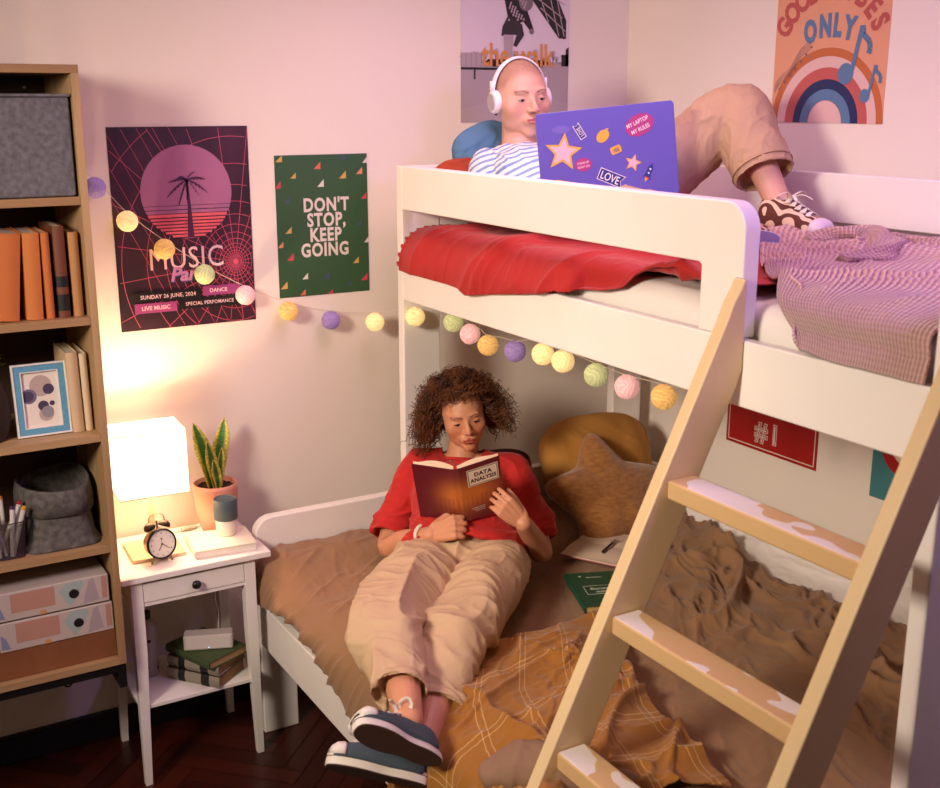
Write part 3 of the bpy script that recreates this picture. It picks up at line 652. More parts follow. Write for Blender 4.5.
def leafmat():
    m = bpy.data.materials.new('snake_leaf'); m.use_nodes = True; nt = m.node_tree; N = nt.nodes; L = nt.links; b = N['Principled BSDF']; b.inputs['Roughness'].default_value = .4
    a = N.new('ShaderNodeAttribute'); a.attribute_name = 'Col'; tc = N.new('ShaderNodeTexCoord'); mp = N.new('ShaderNodeMapping'); mp.inputs['Scale'].default_value = (60, 60, 260)
    n = N.new('ShaderNodeTexNoise'); n.inputs['Scale'].default_value = 1; L.new(tc.outputs['Object'], mp.inputs[0]); L.new(mp.outputs[0], n.inputs['Vector'])
    mx = N.new('ShaderNodeMix'); mx.data_type = 'RGBA'; mx.blend_type = 'MULTIPLY'; L.new(a.outputs['Color'], mx.inputs[6]); 
    cr = N.new('ShaderNodeMapRange'); cr.inputs[1].default_value = .45; cr.inputs[2].default_value = .6; cr.inputs[3].default_value = .45; cr.inputs[4].default_value = 1.1; L.new(n.outputs[0], cr.inputs[0])
    cb_ = N.new('ShaderNodeCombineColor'); [L.new(cr.outputs[0], cb_.inputs[q]) for q in range(3)]; L.new(cb_.outputs[0], mx.inputs[7]); mx.inputs[0].default_value = .7; L.new(mx.outputs[2], b.inputs['Base Color']); return m
M_leaf = leafmat()
for (tx, tz, bw, bx, by, face) in ((-.050, .235, .030, -.01, 0, .2), (.038, .235, .027, .01, .008, -.5), (-.022, .17, .022, -.002, -.018, .3), (.014, .14, .014, .012, -.012, -.2), (-.012, .11, .016, .002, -.03, .1)):
    n_ = 24; P = np.zeros((n_ + 1, 7, 3)); C = np.zeros((n_ + 1, 7, 3))
    for i in range(n_ + 1):
        s_ = i / n_; wv = bw * (min(1, (.45 + 1.2 * s_)) if s_ < .5 else 1) * (1 if s_ < .6 else max(.02, math.cos((s_ - .6) / .4 * PI / 2) ** .8)); x = c[0] + bx + tx * s_ ** 1.5; y = c[1] + by; z = c[2] + .14 + tz * s_
        for j in range(7):
            u = (j - 3) / 3; P[i, j] = (x + math.cos(face) * u * wv, y + math.sin(face) * u * wv + .006 * (1 - u * u) + (.002 * math.sin(s_ * 14)), z); C[i, j] = lin('#d6cc5a')[:3] if abs(u) > .6 else lin('#3f7a2a')[:3]
    m = MB().grid(P); o = m.build('leaf', M_leaf, pl, smooth=True, solid=.0015, fixn=False); at = o.data.color_attributes.new('Col', 'FLOAT_COLOR', 'POINT'); at.data.foreach_set('color', np.hstack([C.reshape(-1, 3), np.ones((C.shape[0] * 7, 1))]).ravel())

# lower shelf: three books, speaker, bottle
M_gry = mat('grey_spine', '#8d8474', .7); M_bd = mat('board_brown', '#4a3526', .8); M_grn = mat('green_cover', '#3b4a24', .75)
flatbook('book', (.985, 3.372), .2745, .15, .20, .040, math.radians(38), M_gry, 'grey book with black spine bands at the bottom of the nightstand stack', bands=[(-.062, -.032, M_ink), (.03, .055, M_ink)], pages=mat('pages_brown', '#94704a', .9, bump=(300, .4)), top=M_bd)
flatbook('book', (.990, 3.377), .3150, .15, .20, .036, math.radians(36), M_gry, 'grey book with black spine bands in the middle of the nightstand stack', bands=[(-.060, -.030, M_ink), (.03, .055, M_ink)], pages=mat('pages_brown', '#94704a'), top=M_bd)
flatbook('book', (.988, 3.368), .3515, .155, .215, .028, math.radians(22), M_grn, 'dark green book on top of the nightstand stack under the small speaker', pages=mat('pages_brown2', '#a8855a', .9, bump=(300, .4)))
t = thing('speaker', (1.0, 3.41, .380), 'small white rectangular speaker resting on the green book', 'speaker'); m = MB()
T = Matrix.Translation((.990, 3.345, .380)) @ Matrix.Rotation(math.radians(-22), 4, 'Z'); m.T = T; m.box((-.078, -.026, 0), (.078, .026, .052)); m.build('body', mat('speaker_white', '#b9aea4', .6), t, bevel=.006, bseg=3)
m = MB(); m.T = T; m.box((-.070, -.0268, .006), (.070, -.0255, .046)); m.build('front_grille', mat('grille_white', '#cfc4ba', .8, bump=(900, .4)), t, bevel=.0005)
m = MB(); m.T = T; m.lathe([(.0015, 0), (.0015, .0006)], (.002, -.0269, .010), 10, axis=(0, -1, 0)); m.build('indicator_light', mat('led_blue', '#a8c8ff', .4, emis=3), t)
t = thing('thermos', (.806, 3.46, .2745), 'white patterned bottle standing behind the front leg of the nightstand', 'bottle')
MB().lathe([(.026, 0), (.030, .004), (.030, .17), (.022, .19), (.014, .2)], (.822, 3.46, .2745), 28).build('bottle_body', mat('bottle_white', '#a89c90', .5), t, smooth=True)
m = MB()
for i in range(22):
    a = random.uniform(0, 2 * PI); z = random.uniform(.02, .16); m.lathe([(random.uniform(.004, .007), 0), (.003, .0006)], (.822 + math.cos(a) * .030, 3.46 + math.sin(a) * .030, .2745 + z), 8, axis=(math.cos(a), math.sin(a), 0))
m.build('dot_pattern', M_ink, t)
MB().lathe([(.0145, .198), (.0145, .222), (.012, .224)], (.822, 3.46, .2745), 20).build('cap', M_black, t)

# power adapter, cables on the wall under the shelf
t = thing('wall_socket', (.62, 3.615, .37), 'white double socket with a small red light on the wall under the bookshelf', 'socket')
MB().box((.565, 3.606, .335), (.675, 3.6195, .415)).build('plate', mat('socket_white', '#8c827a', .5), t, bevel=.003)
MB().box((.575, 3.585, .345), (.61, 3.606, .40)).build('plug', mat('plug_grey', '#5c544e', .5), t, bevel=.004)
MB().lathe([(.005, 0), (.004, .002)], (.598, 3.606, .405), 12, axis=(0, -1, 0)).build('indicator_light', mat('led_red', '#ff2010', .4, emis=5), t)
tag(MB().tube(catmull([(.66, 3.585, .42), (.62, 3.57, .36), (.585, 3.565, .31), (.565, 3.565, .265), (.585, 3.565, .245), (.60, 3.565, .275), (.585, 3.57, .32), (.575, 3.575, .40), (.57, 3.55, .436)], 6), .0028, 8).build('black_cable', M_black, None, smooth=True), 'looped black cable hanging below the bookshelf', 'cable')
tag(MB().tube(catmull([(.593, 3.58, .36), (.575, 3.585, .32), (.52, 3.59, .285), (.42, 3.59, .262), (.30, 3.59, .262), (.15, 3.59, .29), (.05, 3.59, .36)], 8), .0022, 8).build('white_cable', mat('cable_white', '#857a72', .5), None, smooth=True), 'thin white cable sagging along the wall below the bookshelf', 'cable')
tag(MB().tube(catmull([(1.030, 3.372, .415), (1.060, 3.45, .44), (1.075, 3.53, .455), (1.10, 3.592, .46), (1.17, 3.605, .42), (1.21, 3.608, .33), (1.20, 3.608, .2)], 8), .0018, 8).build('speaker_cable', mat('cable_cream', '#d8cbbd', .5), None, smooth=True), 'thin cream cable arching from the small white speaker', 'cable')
# ---------------------------------------------------------------- cloth helpers
def resample(path, n):
    P = catmull(path, 8); d = np.r_[0, np.cumsum(np.linalg.norm(np.diff(P, axis=0), axis=1))]
    t = np.linspace(0, d[-1], n); return np.stack([np.interp(t, d, P[:, k]) for k in range(P.shape[1])], 1)
def normals(P):
    a = np.gradient(P, axis=0); b = np.gradient(P, axis=1); n = np.cross(a, b); l = np.linalg.norm(n, axis=2, keepdims=True); return n / np.maximum(l, 1e-9)
def cloth_obj(name, P, m, parent=None, solid=.003, keep=None, extra=None):
    nu, nv = P.shape[:2]; mb = MB()
    if keep is None: mb.grid(P)
    else:
        idx = np.arange(nu * nv).reshape(nu, nv); mb.v = [tuple(p) for p in P.reshape(-1, 3).tolist()]
        f = np.stack([idx[:-1, :-1], idx[1:, :-1], idx[1:, 1:], idx[:-1, 1:]], -1).reshape(-1, 4)
        kk = (keep[:-1, :-1] & keep[1:, :-1] & keep[1:, 1:] & keep[:-1, 1:]).ravel(); f = f[kk]
        used = np.unique(f); rm = -np.ones(nu * nv, int); rm[used] = np.arange(len(used)); mb.v = [mb.v[i] for i in used]; mb.f = [tuple(int(rm[i]) for i in q) for q in f]; mb.m = [0] * len(mb.f)
    if extra: extra(mb)
    return mb.build(name, m, parent, smooth=True, solid=solid, fixn=False)
def G3(P, sc=(1, 1, 1)): return P.reshape(-1, 3) * np.array(sc)
def R_(P, sc, o=3, w=.6): return ridge(G3(P, sc), o, w).reshape(P.shape[:2])
def F_(P, sc, o=3): return fbm(G3(P, sc), o).reshape(P.shape[:2])
def curve(xs, ys, x): return np.interp(x, xs, ys)

M_brown = mat('brown_linen', '#926c4a', .92, bump=(500, .25), sheen=.15)
M_red = mat('red_jersey', '#a6150f', .85, bump=(400, .2), sheen=.1)

# ---------------------------------------------------------------- lower mattress
def rbox(x0, x1, y0, y1, z0, z1, r, nx=60, ny=90, f=None):
    """rounded box as closed mesh built from cross sections along y"""
    rings = []
    ys = [y0, y0 + r * .3, y0 + r] + list(np.linspace(y0 + r, y1 - r, ny))[1:-1] + [y1 - r, y1 - r * .3, y1]
    for y in ys:
        e = max(0, max(y0 + r - y, y - (y1 - r))) / r; k = r * (1 - math.sqrt(max(0, 1 - e * e)))
        a, b, c, d = x0 + k, x1 - k, z0 + k * .5, z1 - k; ring = []
        top = np.linspace(a + r, b - r, nx)
        for t in np.linspace(PI, PI / 2, 6): ring.append((a + r + r * math.cos(t), y, d - r + r * math.sin(t)))
        for x in top[1:-1]: ring.append((x, y, d))
        for t in np.linspace(PI / 2, 0, 6): ring.append((b - r + r * math.cos(t), y, d - r + r * math.sin(t)))
        ring += [(b, y, c), (a, y, c)]; rings.append(ring)
    return rings
def mattress(x0, x1, y0, y1, z0, z1, label, amp):
    t = thing('mattress', ((x0 + x1) / 2, (y0 + y1) / 2, z0), label, 'mattress')
    m = MB().loft(rbox(x0, x1, y0, y1, z0, z1, .05)); a = np.array(m.v)
    n = ridge(a * np.array([5, 3, 5]), 3, .8) * amp + fbm(a * 14, 2) * amp * .5
    up = sstep(z1 - .08, z1 - .02, a[:, 2]); a[:, 2] += (n - amp) * up; s = sstep(z0 + .04, z0 + .1, a[:, 2]); a[:, 0] += np.where(a[:, 0] < x0 + .1, 1, -1) * (amp * .5 - n * .5).clip(0) * s * 0
    m.v = [tuple(q) for q in a.tolist()]; m.build('fitted_sheet', M_sheet, t, smooth=True); return t
mattress(1.206, 2.705, 1.30, 3.355, .379, .602, 'wide white mattress on the lower berth of the bunk bed', .006)
mattress(1.775, 2.705, 1.30, 3.355, 1.481, 1.672, 'single white mattress on the upper berth of the bunk bed', .008)

# crumpled loose sheet along the rear board
def white_edge():
    nu, nv = 60, 260; y = np.linspace(1.32, 3.1, nv); P = np.zeros((nu, nv, 3))
    for j, yy in enumerate(y):
        w_ = .03 * math.sin(yy * 7) + .02 * math.sin(yy * 17)
        pth = [(2.40, .606), (2.50, .610), (2.60 + w_ * .2, .618), (2.665, .635), (2.695, .665 + .012 * math.sin(yy * 9)), (2.705, .695 + w_ * .3)]
        r = resample(pth, nu); P[:, j, 0] = r[:, 0]; P[:, j, 1] = yy; P[:, j, 2] = r[:, 1]
    N_ = normals(P); d = (R_(P, (7, 5, 7), 3, .9)) * .016; d *= sstep(2.40, 2.5, P[..., 0]); s = np.sign(N_[..., 2:3]); P = P + N_ * s * d[..., None]; P[..., 0] = np.minimum(P[..., 0], 2.706)
    o = cloth_obj('loose_sheet', P, M_sheet); tag(o, 'crumpled cream bed sheet between the brown blanket and the rear board of the lower bed', 'sheet')
white_edge()

# ---------------------------------------------------------------- brown blanket
def brown():
    nu, nv = 380, 420; ys = np.linspace(1.30, 3.352, nv); P = np.zeros((nu, nv, 3))
    hy = [1.3, 2.0, 2.4, 2.55, 2.614, 2.705, 2.78, 2.91, 3.1, 3.25, 3.352]; hz = [.36, .38, .42, .455, .455, .505, .54, .57, .555, .53, .50]
    xy = [1.3, 1.7, 1.95, 2.2, 2.45, 2.7, 2.85, 2.96, 3.1, 3.352]; xr = [2.60, 2.64, 2.62, 2.555, 2.56, 2.60, 2.66, 2.675, 2.68, 2.68]
    for j, yy in enumerate(ys):
        h = curve(hy, hz, yy) + .008 * math.sin(yy * 17); xe = curve(xy, xr, yy) + .008 * math.sin(yy * 23) + .006 * math.sin(yy * 51)
        hd = sstep(3.0, 3.30, yy); zt = .622 + .035 * hd
        pth = [(1.147, h), (1.150, h + .5 * (.60 - h)), (1.168, .600 + .6 * (zt - .622)), (1.21, zt), (1.35, zt + .004 * hd), (1.8, zt), (2.3, zt), (xe - .05, zt + .006), (xe, .617)]
        r = resample(pth, nu); P[:, j, 0] = r[:, 0]; P[:, j, 1] = yy; P[:, j, 2] = r[:, 1]
    X, Y = P[..., 0].copy(), P[..., 1].copy()
    up = sstep(1.17, 1.24, X)
    # crumple strength map: strong at the right-middle, light at the left
    cr = sstep(1.95, 2.25, X) * (1 - .55 * sstep(2.95, 3.2, Y)) * .9 + .1
    cr = cr * (1 - .25 * sstep(1.9, 1.5, Y)); 
    flat = np.exp(-(((X - 2.15) / .20) ** 2 + ((Y - 2.78) / .20) ** 2)) ; flat2 = np.exp(-(((X - 1.62) / .30) ** 4 + ((Y - 2.8) / .42) ** 4)); flat3 = np.exp(-(((X - 1.95) / .12) ** 2 + ((Y - 2.58) / .14) ** 2))
    cr = cr * (1 - .85 * flat) * (1 - .8 * flat2) * (1 - .8 * flat3)
    Q = P.copy(); a = .6
    Q[..., 0] = X * math.cos(a) - Y * math.sin(a); Q[..., 1] = X * math.sin(a) + Y * math.cos(a)
    big = R_(Q, (4.2, 2.4, 1), 1, 1.0); mid = R_(Q, (8, 4.2, 1), 2, 1.1); fine = R_(P, (16, 9, 1), 2, .9)
    d = cr * (.046 * big + .026 * mid + .006 * fine) + (.006 * mid + .003 * fine + .003 * F_(P, (9, 9, 1)))
    # long diagonal drag folds fanning from the seated person
    A3 = P.copy(); A3[..., 0] = X * .8 + Y * .6; A3[..., 1] = Y * .8 - X * .6
    fan = R_(A3, (1.8, 9, 1), 2, .6) * sstep(1.15, 1.25, X) * (1 - sstep(1.5, 1.75, X)) * .020
    P[..., 2] += up * (d + fan); hang = 1 - sstep(1.14, 1.20, X)
    fold = R_(np.stack([X * 0, Y + .5 * P[..., 2], P[..., 2] * .3], -1), (1, 11, 1), 2, .4); P[..., 0] -= hang * fold * .026
    # keep clear of rear board & frames
    P[..., 0] = np.minimum(P[..., 0], 2.70); P[..., 2] = np.maximum(P[..., 2], np.where(X > 1.22, .612, -1))
    o = cloth_obj('blanket', P, M_brown, solid=.004); tag(o, 'crumpled brown blanket spread over the lower bed and hanging over its side', 'blanket')
    return P
BROWN = brown()
def bz(x, y):
    d = (BROWN[..., 0] - x) ** 2 + (BROWN[..., 1] - y) ** 2 + (BROWN[..., 2] < .6) * 1; i = np.unravel_index(np.argmin(d), d.shape); return float(BROWN[i][2])
def bmax(x, y, r):
    d = (BROWN[..., 0] - x) ** 2 + (BROWN[..., 1] - y) ** 2 < r * r; return float(BROWN[..., 2][d].max())

# ---------------------------------------------------------------- mustard plaid throw
def plaidmat():
    m = bpy.data.materials.new('mustard_plaid'); m.use_nodes = True; nt = m.node_tree; N = nt.nodes; L = nt.links; b = N['Principled BSDF']; b.inputs['Roughness'].default_value = .95; b.inputs['Sheen Weight'].default_value = .2
    uv = N.new('ShaderNodeAttribute'); uv.attribute_name = 'cl'; sp = N.new('ShaderNodeSeparateXYZ'); L.new(uv.outputs['Vector'], sp.inputs[0]); acc = None
    for ax in (0, 1):
        for off in (0, .12):
            a = N.new('ShaderNodeMath'); a.operation = 'ADD'; a.inputs[1].default_value = off; L.new(sp.outputs[ax], a.inputs[0])
            f = N.new('ShaderNodeMath'); f.operation = 'FRACT'; L.new(a.outputs[0], f.inputs[0]); l = N.new('ShaderNodeMath'); l.operation = 'LESS_THAN'; l.inputs[1].default_value = .022; L.new(f.outputs[0], l.inputs[0])
            if acc is None: acc = l
            else:
                q = N.new('ShaderNodeMath'); q.operation = 'ADD'; L.new(acc.outputs[0], q.inputs[0]); L.new(l.outputs[0], q.inputs[1]); acc = q
    k = N.new('ShaderNodeMath'); k.operation = 'MULTIPLY'; k.inputs[1].default_value = .34; k.use_clamp = True; L.new(acc.outputs[0], k.inputs[0])
    n = N.new('ShaderNodeTexNoise'); n.inputs['Scale'].default_value = 8; mx0 = N.new('ShaderNodeMix'); mx0.data_type = 'RGBA'; L.new(n.outputs[0], mx0.inputs[0]); mx0.inputs[6].default_value = lin('#8c5614'); mx0.inputs[7].default_value = lin('#a06a20')
    mx = N.new('ShaderNodeMix'); mx.data_type = 'RGBA'; L.new(k.outputs[0], mx.inputs[0]); L.new(mx0.outputs[2], mx.inputs[6]); mx.inputs[7].default_value = lin('#e2c48e'); L.new(mx.outputs[2], b.inputs['Base Color'])
    n2 = N.new('ShaderNodeTexNoise'); n2.inputs['Scale'].default_value = 420; bp = N.new('ShaderNodeBump'); bp.inputs['Strength'].default_value = .3; bp.inputs['Distance'].default_value = .002; L.new(n2.outputs[0], bp.inputs['Height']); L.new(bp.outputs[0], b.inputs['Normal']); return m
def plaid():
    nu, nv = 300, 260
    # rows along y (v) from far edge to near edge; path across x from right edge over the side
    vs = np.linspace(0, 1, nv); P = np.zeros((nu, nv, 3))
    yr = lambda v: 2.40 - .74 * v
    for j, v in enumerate(vs):
        y0 = yr(v); xe = curve([0, .15, .5, .8, 1], [1.88, 1.83, 1.68, 1.63, 1.60], v); hz = curve([0, .3, .6, 1], [.40, .16, .12, .14], v)
        pth = [(1.128, y0 - .12, hz), (1.130, y0 - .10, hz + (.56 - hz) * .55), (1.142, y0 - .08, .60), (1.20, y0 - .06, .655), (1.33, y0 - .04, .668), ((1.33 + xe) / 2, y0 - .01, .666), (xe, y0 + .03 - .10 * v, .655)]
        P[:, j] = resample(pth, nu)
    X, Y, Z = P[..., 0].copy(), P[..., 1].copy(), P[..., 2].copy()
    Q = P.copy(); a = -.5; Q[..., 0] = X * math.cos(a) - Y * math.sin(a); Q[..., 1] = X * math.sin(a) + Y * math.cos(a)
    up = sstep(1.15, 1.22, X); d = .030 * R_(Q, (2.6, 5.5, 1), 1, .9) + .020 * R_(Q, (5, 10, 1), 2, .9) + .004 * R_(P, (18, 18, 1), 2)
    lump = .05 * np.exp(-(((X - 1.62) / .10) ** 2 + ((Y - 2.16) / .12) ** 2)) * (.5 + R_(Q, (14, 14, 1), 2, 1))
    P[..., 2] += up * (d + lump); hang = 1 - sstep(1.13, 1.19, X)
    P[..., 0] -= hang * R_(np.stack([X * 0, Y, Z * .25], -1), (1, 9, 1), 2, .5) * .035 + (X < 1.2) * .004
    fl = .022 * sstep(.0, .06, vs)[None, :] * 0
    o = cloth_obj('plaid_throw', P, plaidmat(), solid=.004)
    U, W = np.meshgrid(np.linspace(0, 7.2, nu), np.linspace(0, 4.6, nv), indexing='ij'); c = np.stack([U + .08 * F_(P, (4, 4, 4)), W + .3 * F_(P, (3, 3, 3)), U * 0], -1).reshape(-1, 3)
    at = o.data.attributes.new('cl', 'FLOAT_VECTOR', 'POINT'); at.data.foreach_set('vector', c.ravel())
    tag(o, 'mustard plaid throw with thin cream checks hanging over the side of the lower bed', 'throw')
    fr = MB()
    for i in range(60):
        p = Vector(P[0, int(i / 60 * (nv - 1))]); e = p + Vector((random.uniform(-.01, .01), random.uniform(-.01, .01), -random.uniform(.03, .05))); fr.tube([p, (p + e) / 2 + Vector((.004, 0, 0)), e], .0011, 4)
    tag(fr.build('fringe', mat('fringe_mustard', '#c58a3a', .9), o), kind='stuff')
plaid()
# rolled end of brown blanket in front of the throw
def lump():
    m = MB(); m.limb([(1.18, 1.90, .655), (1.24, 1.86, .675), (1.32, 1.79, .68), (1.40, 1.70, .66)], [(.035, .025), (.065, .045), (.070, .042), (.045, .025)], 28, 10, up=(0, 0, 1))
    co, fs, no = remesh(m, .007, 4); d = ridge(co * np.array([9, 9, 14]), 3, .9) * .014; co = co + no * d[:, None]; co[:, 2] = np.maximum(co[:, 2], .625)
    tag(np_obj('folded_cloth', co, fs, mat('taupe_cloth', '#8a6a52', .92, bump=(500, .2))), 'bunched taupe cloth lying on the plaid throw behind the ladder', 'cloth')
lump()

# ---------------------------------------------------------------- pillows
def cushion(name, c, X, Y, outline, th, m, label, cat='pillow', amp=.006, sc=7, n=96, power=2.4, fur=False, p2=.55):
    X = Vector(X).normalized(); Y = Vector(Y); Y = (Y - X * Y.dot(X)).normalized(); Z = X.cross(Y); nr = 30; mb = MB()
    pts = [outline(2 * PI * j / n) for j in range(n)]; Pt = np.zeros((2 * nr + 1, n, 3))
    for i in range(2 * nr + 1):
        q = i / nr; r = q if q <= 1 else 2 - q; sg = 1 if q <= 1 else -1; r = max(r, .004); r_ = math.sin(r * PI / 2); h = th * (max(0, 1 - r_ ** power)) ** p2 * sg
        for j, (a, b) in enumerate(pts): Pt[i, j] = Vector(c) + X * (a * r_) + Y * (b * r_) + Z * h
    a = Pt.reshape(-1, 3); k = ridge(a * sc, 3, .8) * amp * 2 + fbm(a * sc * 2, 2) * amp; ce = np.array(c); dv = np.tile(np.array(Z), (len(a), 1)) * np.repeat(np.r_[np.ones(nr), [0], -np.ones(nr)], n)[:, None]
    a = a + dv * k[:, None]; vs = a.tolist(); mb.loft([vs[i * n:(i + 1) * n] for i in range(2 * nr + 1)])
    o = mb.build(name, m, None, smooth=True); tag(o, label, cat); return a.reshape(2 * nr + 1, n, 3), o
def rect_o(w, h, p=5): return lambda t: (w * math.copysign(abs(math.cos(t)) ** (2 / p), math.cos(t)) * (1 + .06 * math.cos(2 * t) ** 2 * 0), h * math.copysign(abs(math.sin(t)) ** (2 / p), math.sin(t)))
def star_o(R, k=.60, ph=0):
    def f(t):
        u = (t - ph) / (2 * PI) * 5 % 1; u = abs(u - .5) * 2   # 1 at tip
        s = R * (k + (1 - k) * u ** 1.7); s = min(s, R * .93 + (s - R * .93) * .3) if u > .9 else s
        return s * math.cos(t), s * math.sin(t)
    return f
M_must = mat('mustard_cotton', '#b07a34', .9, bump=(400, .15)); M_fur = mat('star_fur', '#a8713a', 1, vary=('#8f5a2b', 40, (1, 1, 3)), bump=(160, .8, (1, 1, .25)), sheen=.4)
cushion('pillow', (2.455, 3.235, .815), (1, .0, -.03), (0, .32, 1), rect_o(.242, .165, 2.8), .085, M_must, 'plump mustard pillow behind the star cushion, against the headboard', amp=.010, sc=5)
sa, so = cushion('star_cushion', (2.340, 3.00, .748), (.93, -.12, -.10), (.0, .62, .8), star_o(.262, .62, math.radians(96)), .075, M_fur, 'furry light brown star-shaped cushion leaning on the mustard pillow', 'cushion', amp=.003, sc=8, n=150)
fr = MB(); idx = RNG.randint(2, 28, 5200); jd = RNG.randint(0, 150, 5200); Zs = Vector((.93, -.12, -.10)).cross(Vector((0, .62, .8))).normalized()
for i, j in zip(idx, jd):
    p = Vector(sa[i, j]).lerp(Vector(sa[i + 1, (j + 1) % 150]), random.random()); p = p.lerp(Vector(sa[i, (j + 1) % 150]), random.random()); n_ = (Vector(sa[i + 1, j]) - Vector(sa[i - 1, j])).cross(Vector(sa[i, (j + 1) % 150]) - Vector(sa[i, j - 1])); n_.normalize()
    if n_.dot(Zs) < 0: n_ = -n_
    e = p + (n_ * .35 + Vector((.2 + random.uniform(-.4, .4), random.uniform(-.2, .2), -.9))).normalized() * .013; s_ = (e - p).cross(n_).normalized() * .0007; fr.add([p - s_, p + s_, e], [(0, 1, 2)])
tag(fr.build('fur', M_fur, so, fixn=False), kind='stuff')
cushion('pillow', (1.93, 3.285, .775), (1, 0, 0), (0, .15, 1), rect_o(.27, .12, 4), .06, mat('maroon_cotton', '#4a1a14', .9), 'dark maroon pillow behind the back of the reading person', amp=.006, sc=6)
cushion('pillow', (1.99, 3.245, 1.822), (1, 0, 0), (0, .35, 1), rect_o(.20, .10, 4), .055, mat('rust_cotton', '#9c3a1c', .9, bump=(300, .2)), 'rust-red pillow behind the blue one on the upper bed', amp=.012, sc=7)
cushion('pillow', (2.010, 3.255, 1.885), (.92, -.1, .40), (0, .30, 1), rect_o(.115, .150, 3.0), .040, mat('blue_cotton', '#4d7492', .9, bump=(300, .2)), 'blue pillow behind the shoulders of the person wearing headphones', amp=.010, sc=8)

# ---------------------------------------------------------------- red blanket on upper bed
def red():
    nu, nv = 150, 420; ys = np.linspace(1.86, 3.345, nv); P = np.zeros((nu, nv, 3))
    hy = [1.86, 1.90, 1.97, 2.03, 2.11, 2.18, 2.23, 2.30, 2.39, 2.48, 2.63, 2.78, 2.905, 2.93, 3.05, 3.2, 3.345]
    hz = [1.70, 1.700, 1.712, 1.720, 1.716, 1.69, 1.648, 1.63, 1.622, 1.603, 1.578, 1.556, 1.535, 1.550, 1.552, 1.556, 1.556]
    for j, yy in enumerate(ys):
        h = curve(hy, hz, yy); over = h < 1.62
        if over: pth = [(1.7095, h), (1.709, h + .4 * (1.615 - h)), (1.713, 1.612), (1.738, 1.655), (1.79, 1.688), (1.9, 1.69), (2.3, 1.69), (2.66, 1.688)]
        else: pth = [(1.758 - .6 * max(0, 1.66 - h), h - .002), (1.762, h + .004), (1.775, max(h + .006, 1.68)), (1.80, 1.694), (1.85, 1.694), (1.95, 1.69), (2.3, 1.69), (2.66, 1.688)]
        r = resample(pth, nu); P[:, j, 0] = r[:, 0]; P[:, j, 1] = yy; P[:, j, 2] = r[:, 1]
    for k in range(6):  # soften transitions along y
        P[:, 1:-1] = (P[:, :-2] + P[:, 1:-1] * 2 + P[:, 2:]) / 4
    X, Y, Z = P[..., 0].copy(), P[..., 1].copy(), P[..., 2].copy(); N_ = normals(P); N_ = N_ * np.where((N_[..., 0:1] - N_[..., 2:3] * 1) > 0, -1, 1)
    f = R_(np.stack([X * 1.2, Y + .55 * Z, Z * .5], -1), (1, 4.2, 2), 1, .6) * .018 + .008 * R_(P, (6, 9, 6), 2)
    P = P + N_ * f[..., None]; P[..., 0] = np.where(Z > 1.605, P[..., 0], np.minimum(P[..., 0], 1.7155)); 
    sc = MB()
    def extra(mb):
        for i in range(3, 118, 4):   # little scalloped trim on the end hem
            p = Vector(P[i, -1]); mb.lathe([(.0075, -.0015), (.0075, .0015)], p + Vector((0, .003, 0)), 10, axis=(1, 0, .2) if Z[i, -1] < 1.66 else (0, 0, 1))
    o = cloth_obj('blanket', P, M_red, solid=.003, extra=extra); tag(o, 'red blanket with scalloped edge hanging out under the guard rail of the upper bed', 'blanket')
red()

# ---------------------------------------------------------------- pink knitted blanket
def knitmat():
    m = bpy.data.materials.new('pink_knit'); m.use_nodes = True; nt = m.node_tree; N = nt.nodes; L = nt.links; b = N['Principled BSDF']; b.inputs['Roughness'].default_value = .95; b.inputs['Sheen Weight'].default_value = .3
    b.inputs['Base Color'].default_value = lin('#c48f80')
    uv = N.new('ShaderNodeAttribute'); uv.attribute_name = 'cl'; sp = N.new('ShaderNodeSeparateXYZ'); L.new(uv.outputs['Vector'], sp.inputs[0])
    s = []
    for ax, fr_ in ((0, 1), (1, 1)):
        q = N.new('ShaderNodeMath'); q.operation = 'MULTIPLY'; q.inputs[1].default_value = 2 * PI; L.new(sp.outputs[ax], q.inputs[0]); w = N.new('ShaderNodeMath'); w.operation = 'SINE'; L.new(q.outputs[0], w.inputs[0]); s.append(w)
    a = N.new('ShaderNodeMath'); a.operation = 'MULTIPLY_ADD'; a.inputs[1].default_value = .45; L.new(s[1].outputs[0], a.inputs[0]); L.new(s[0].outputs[0], a.inputs[2])
    bp = N.new('ShaderNodeBump'); bp.inputs['Strength'].default_value = .9; bp.inputs['Distance'].default_value = .0035; L.new(a.outputs[0], bp.inputs['Height']); L.new(bp.outputs[0], b.inputs['Normal'])
    r = N.new('ShaderNodeMapRange'); r.inputs[1].default_value = -1.2; r.inputs[2].default_value = 1; L.new(a.outputs[0], r.inputs[0])
    mx = N.new('ShaderNodeMix'); mx.data_type = 'RGBA'; L.new(r.outputs[0], mx.inputs[0]); mx.inputs[6].default_value = lin('#b98a7e'); mx.inputs[7].default_value = lin('#ddb2a4'); L.new(mx.outputs[2], b.inputs['Base Color']); return m
M_knit = knitmat()
def knit_attr(o, U, W):
    at = o.data.attributes.new('cl', 'FLOAT_VECTOR', 'POINT'); at.data.foreach_set('vector', np.stack([U, W, U * 0], -1).reshape(-1, 3).ravel())
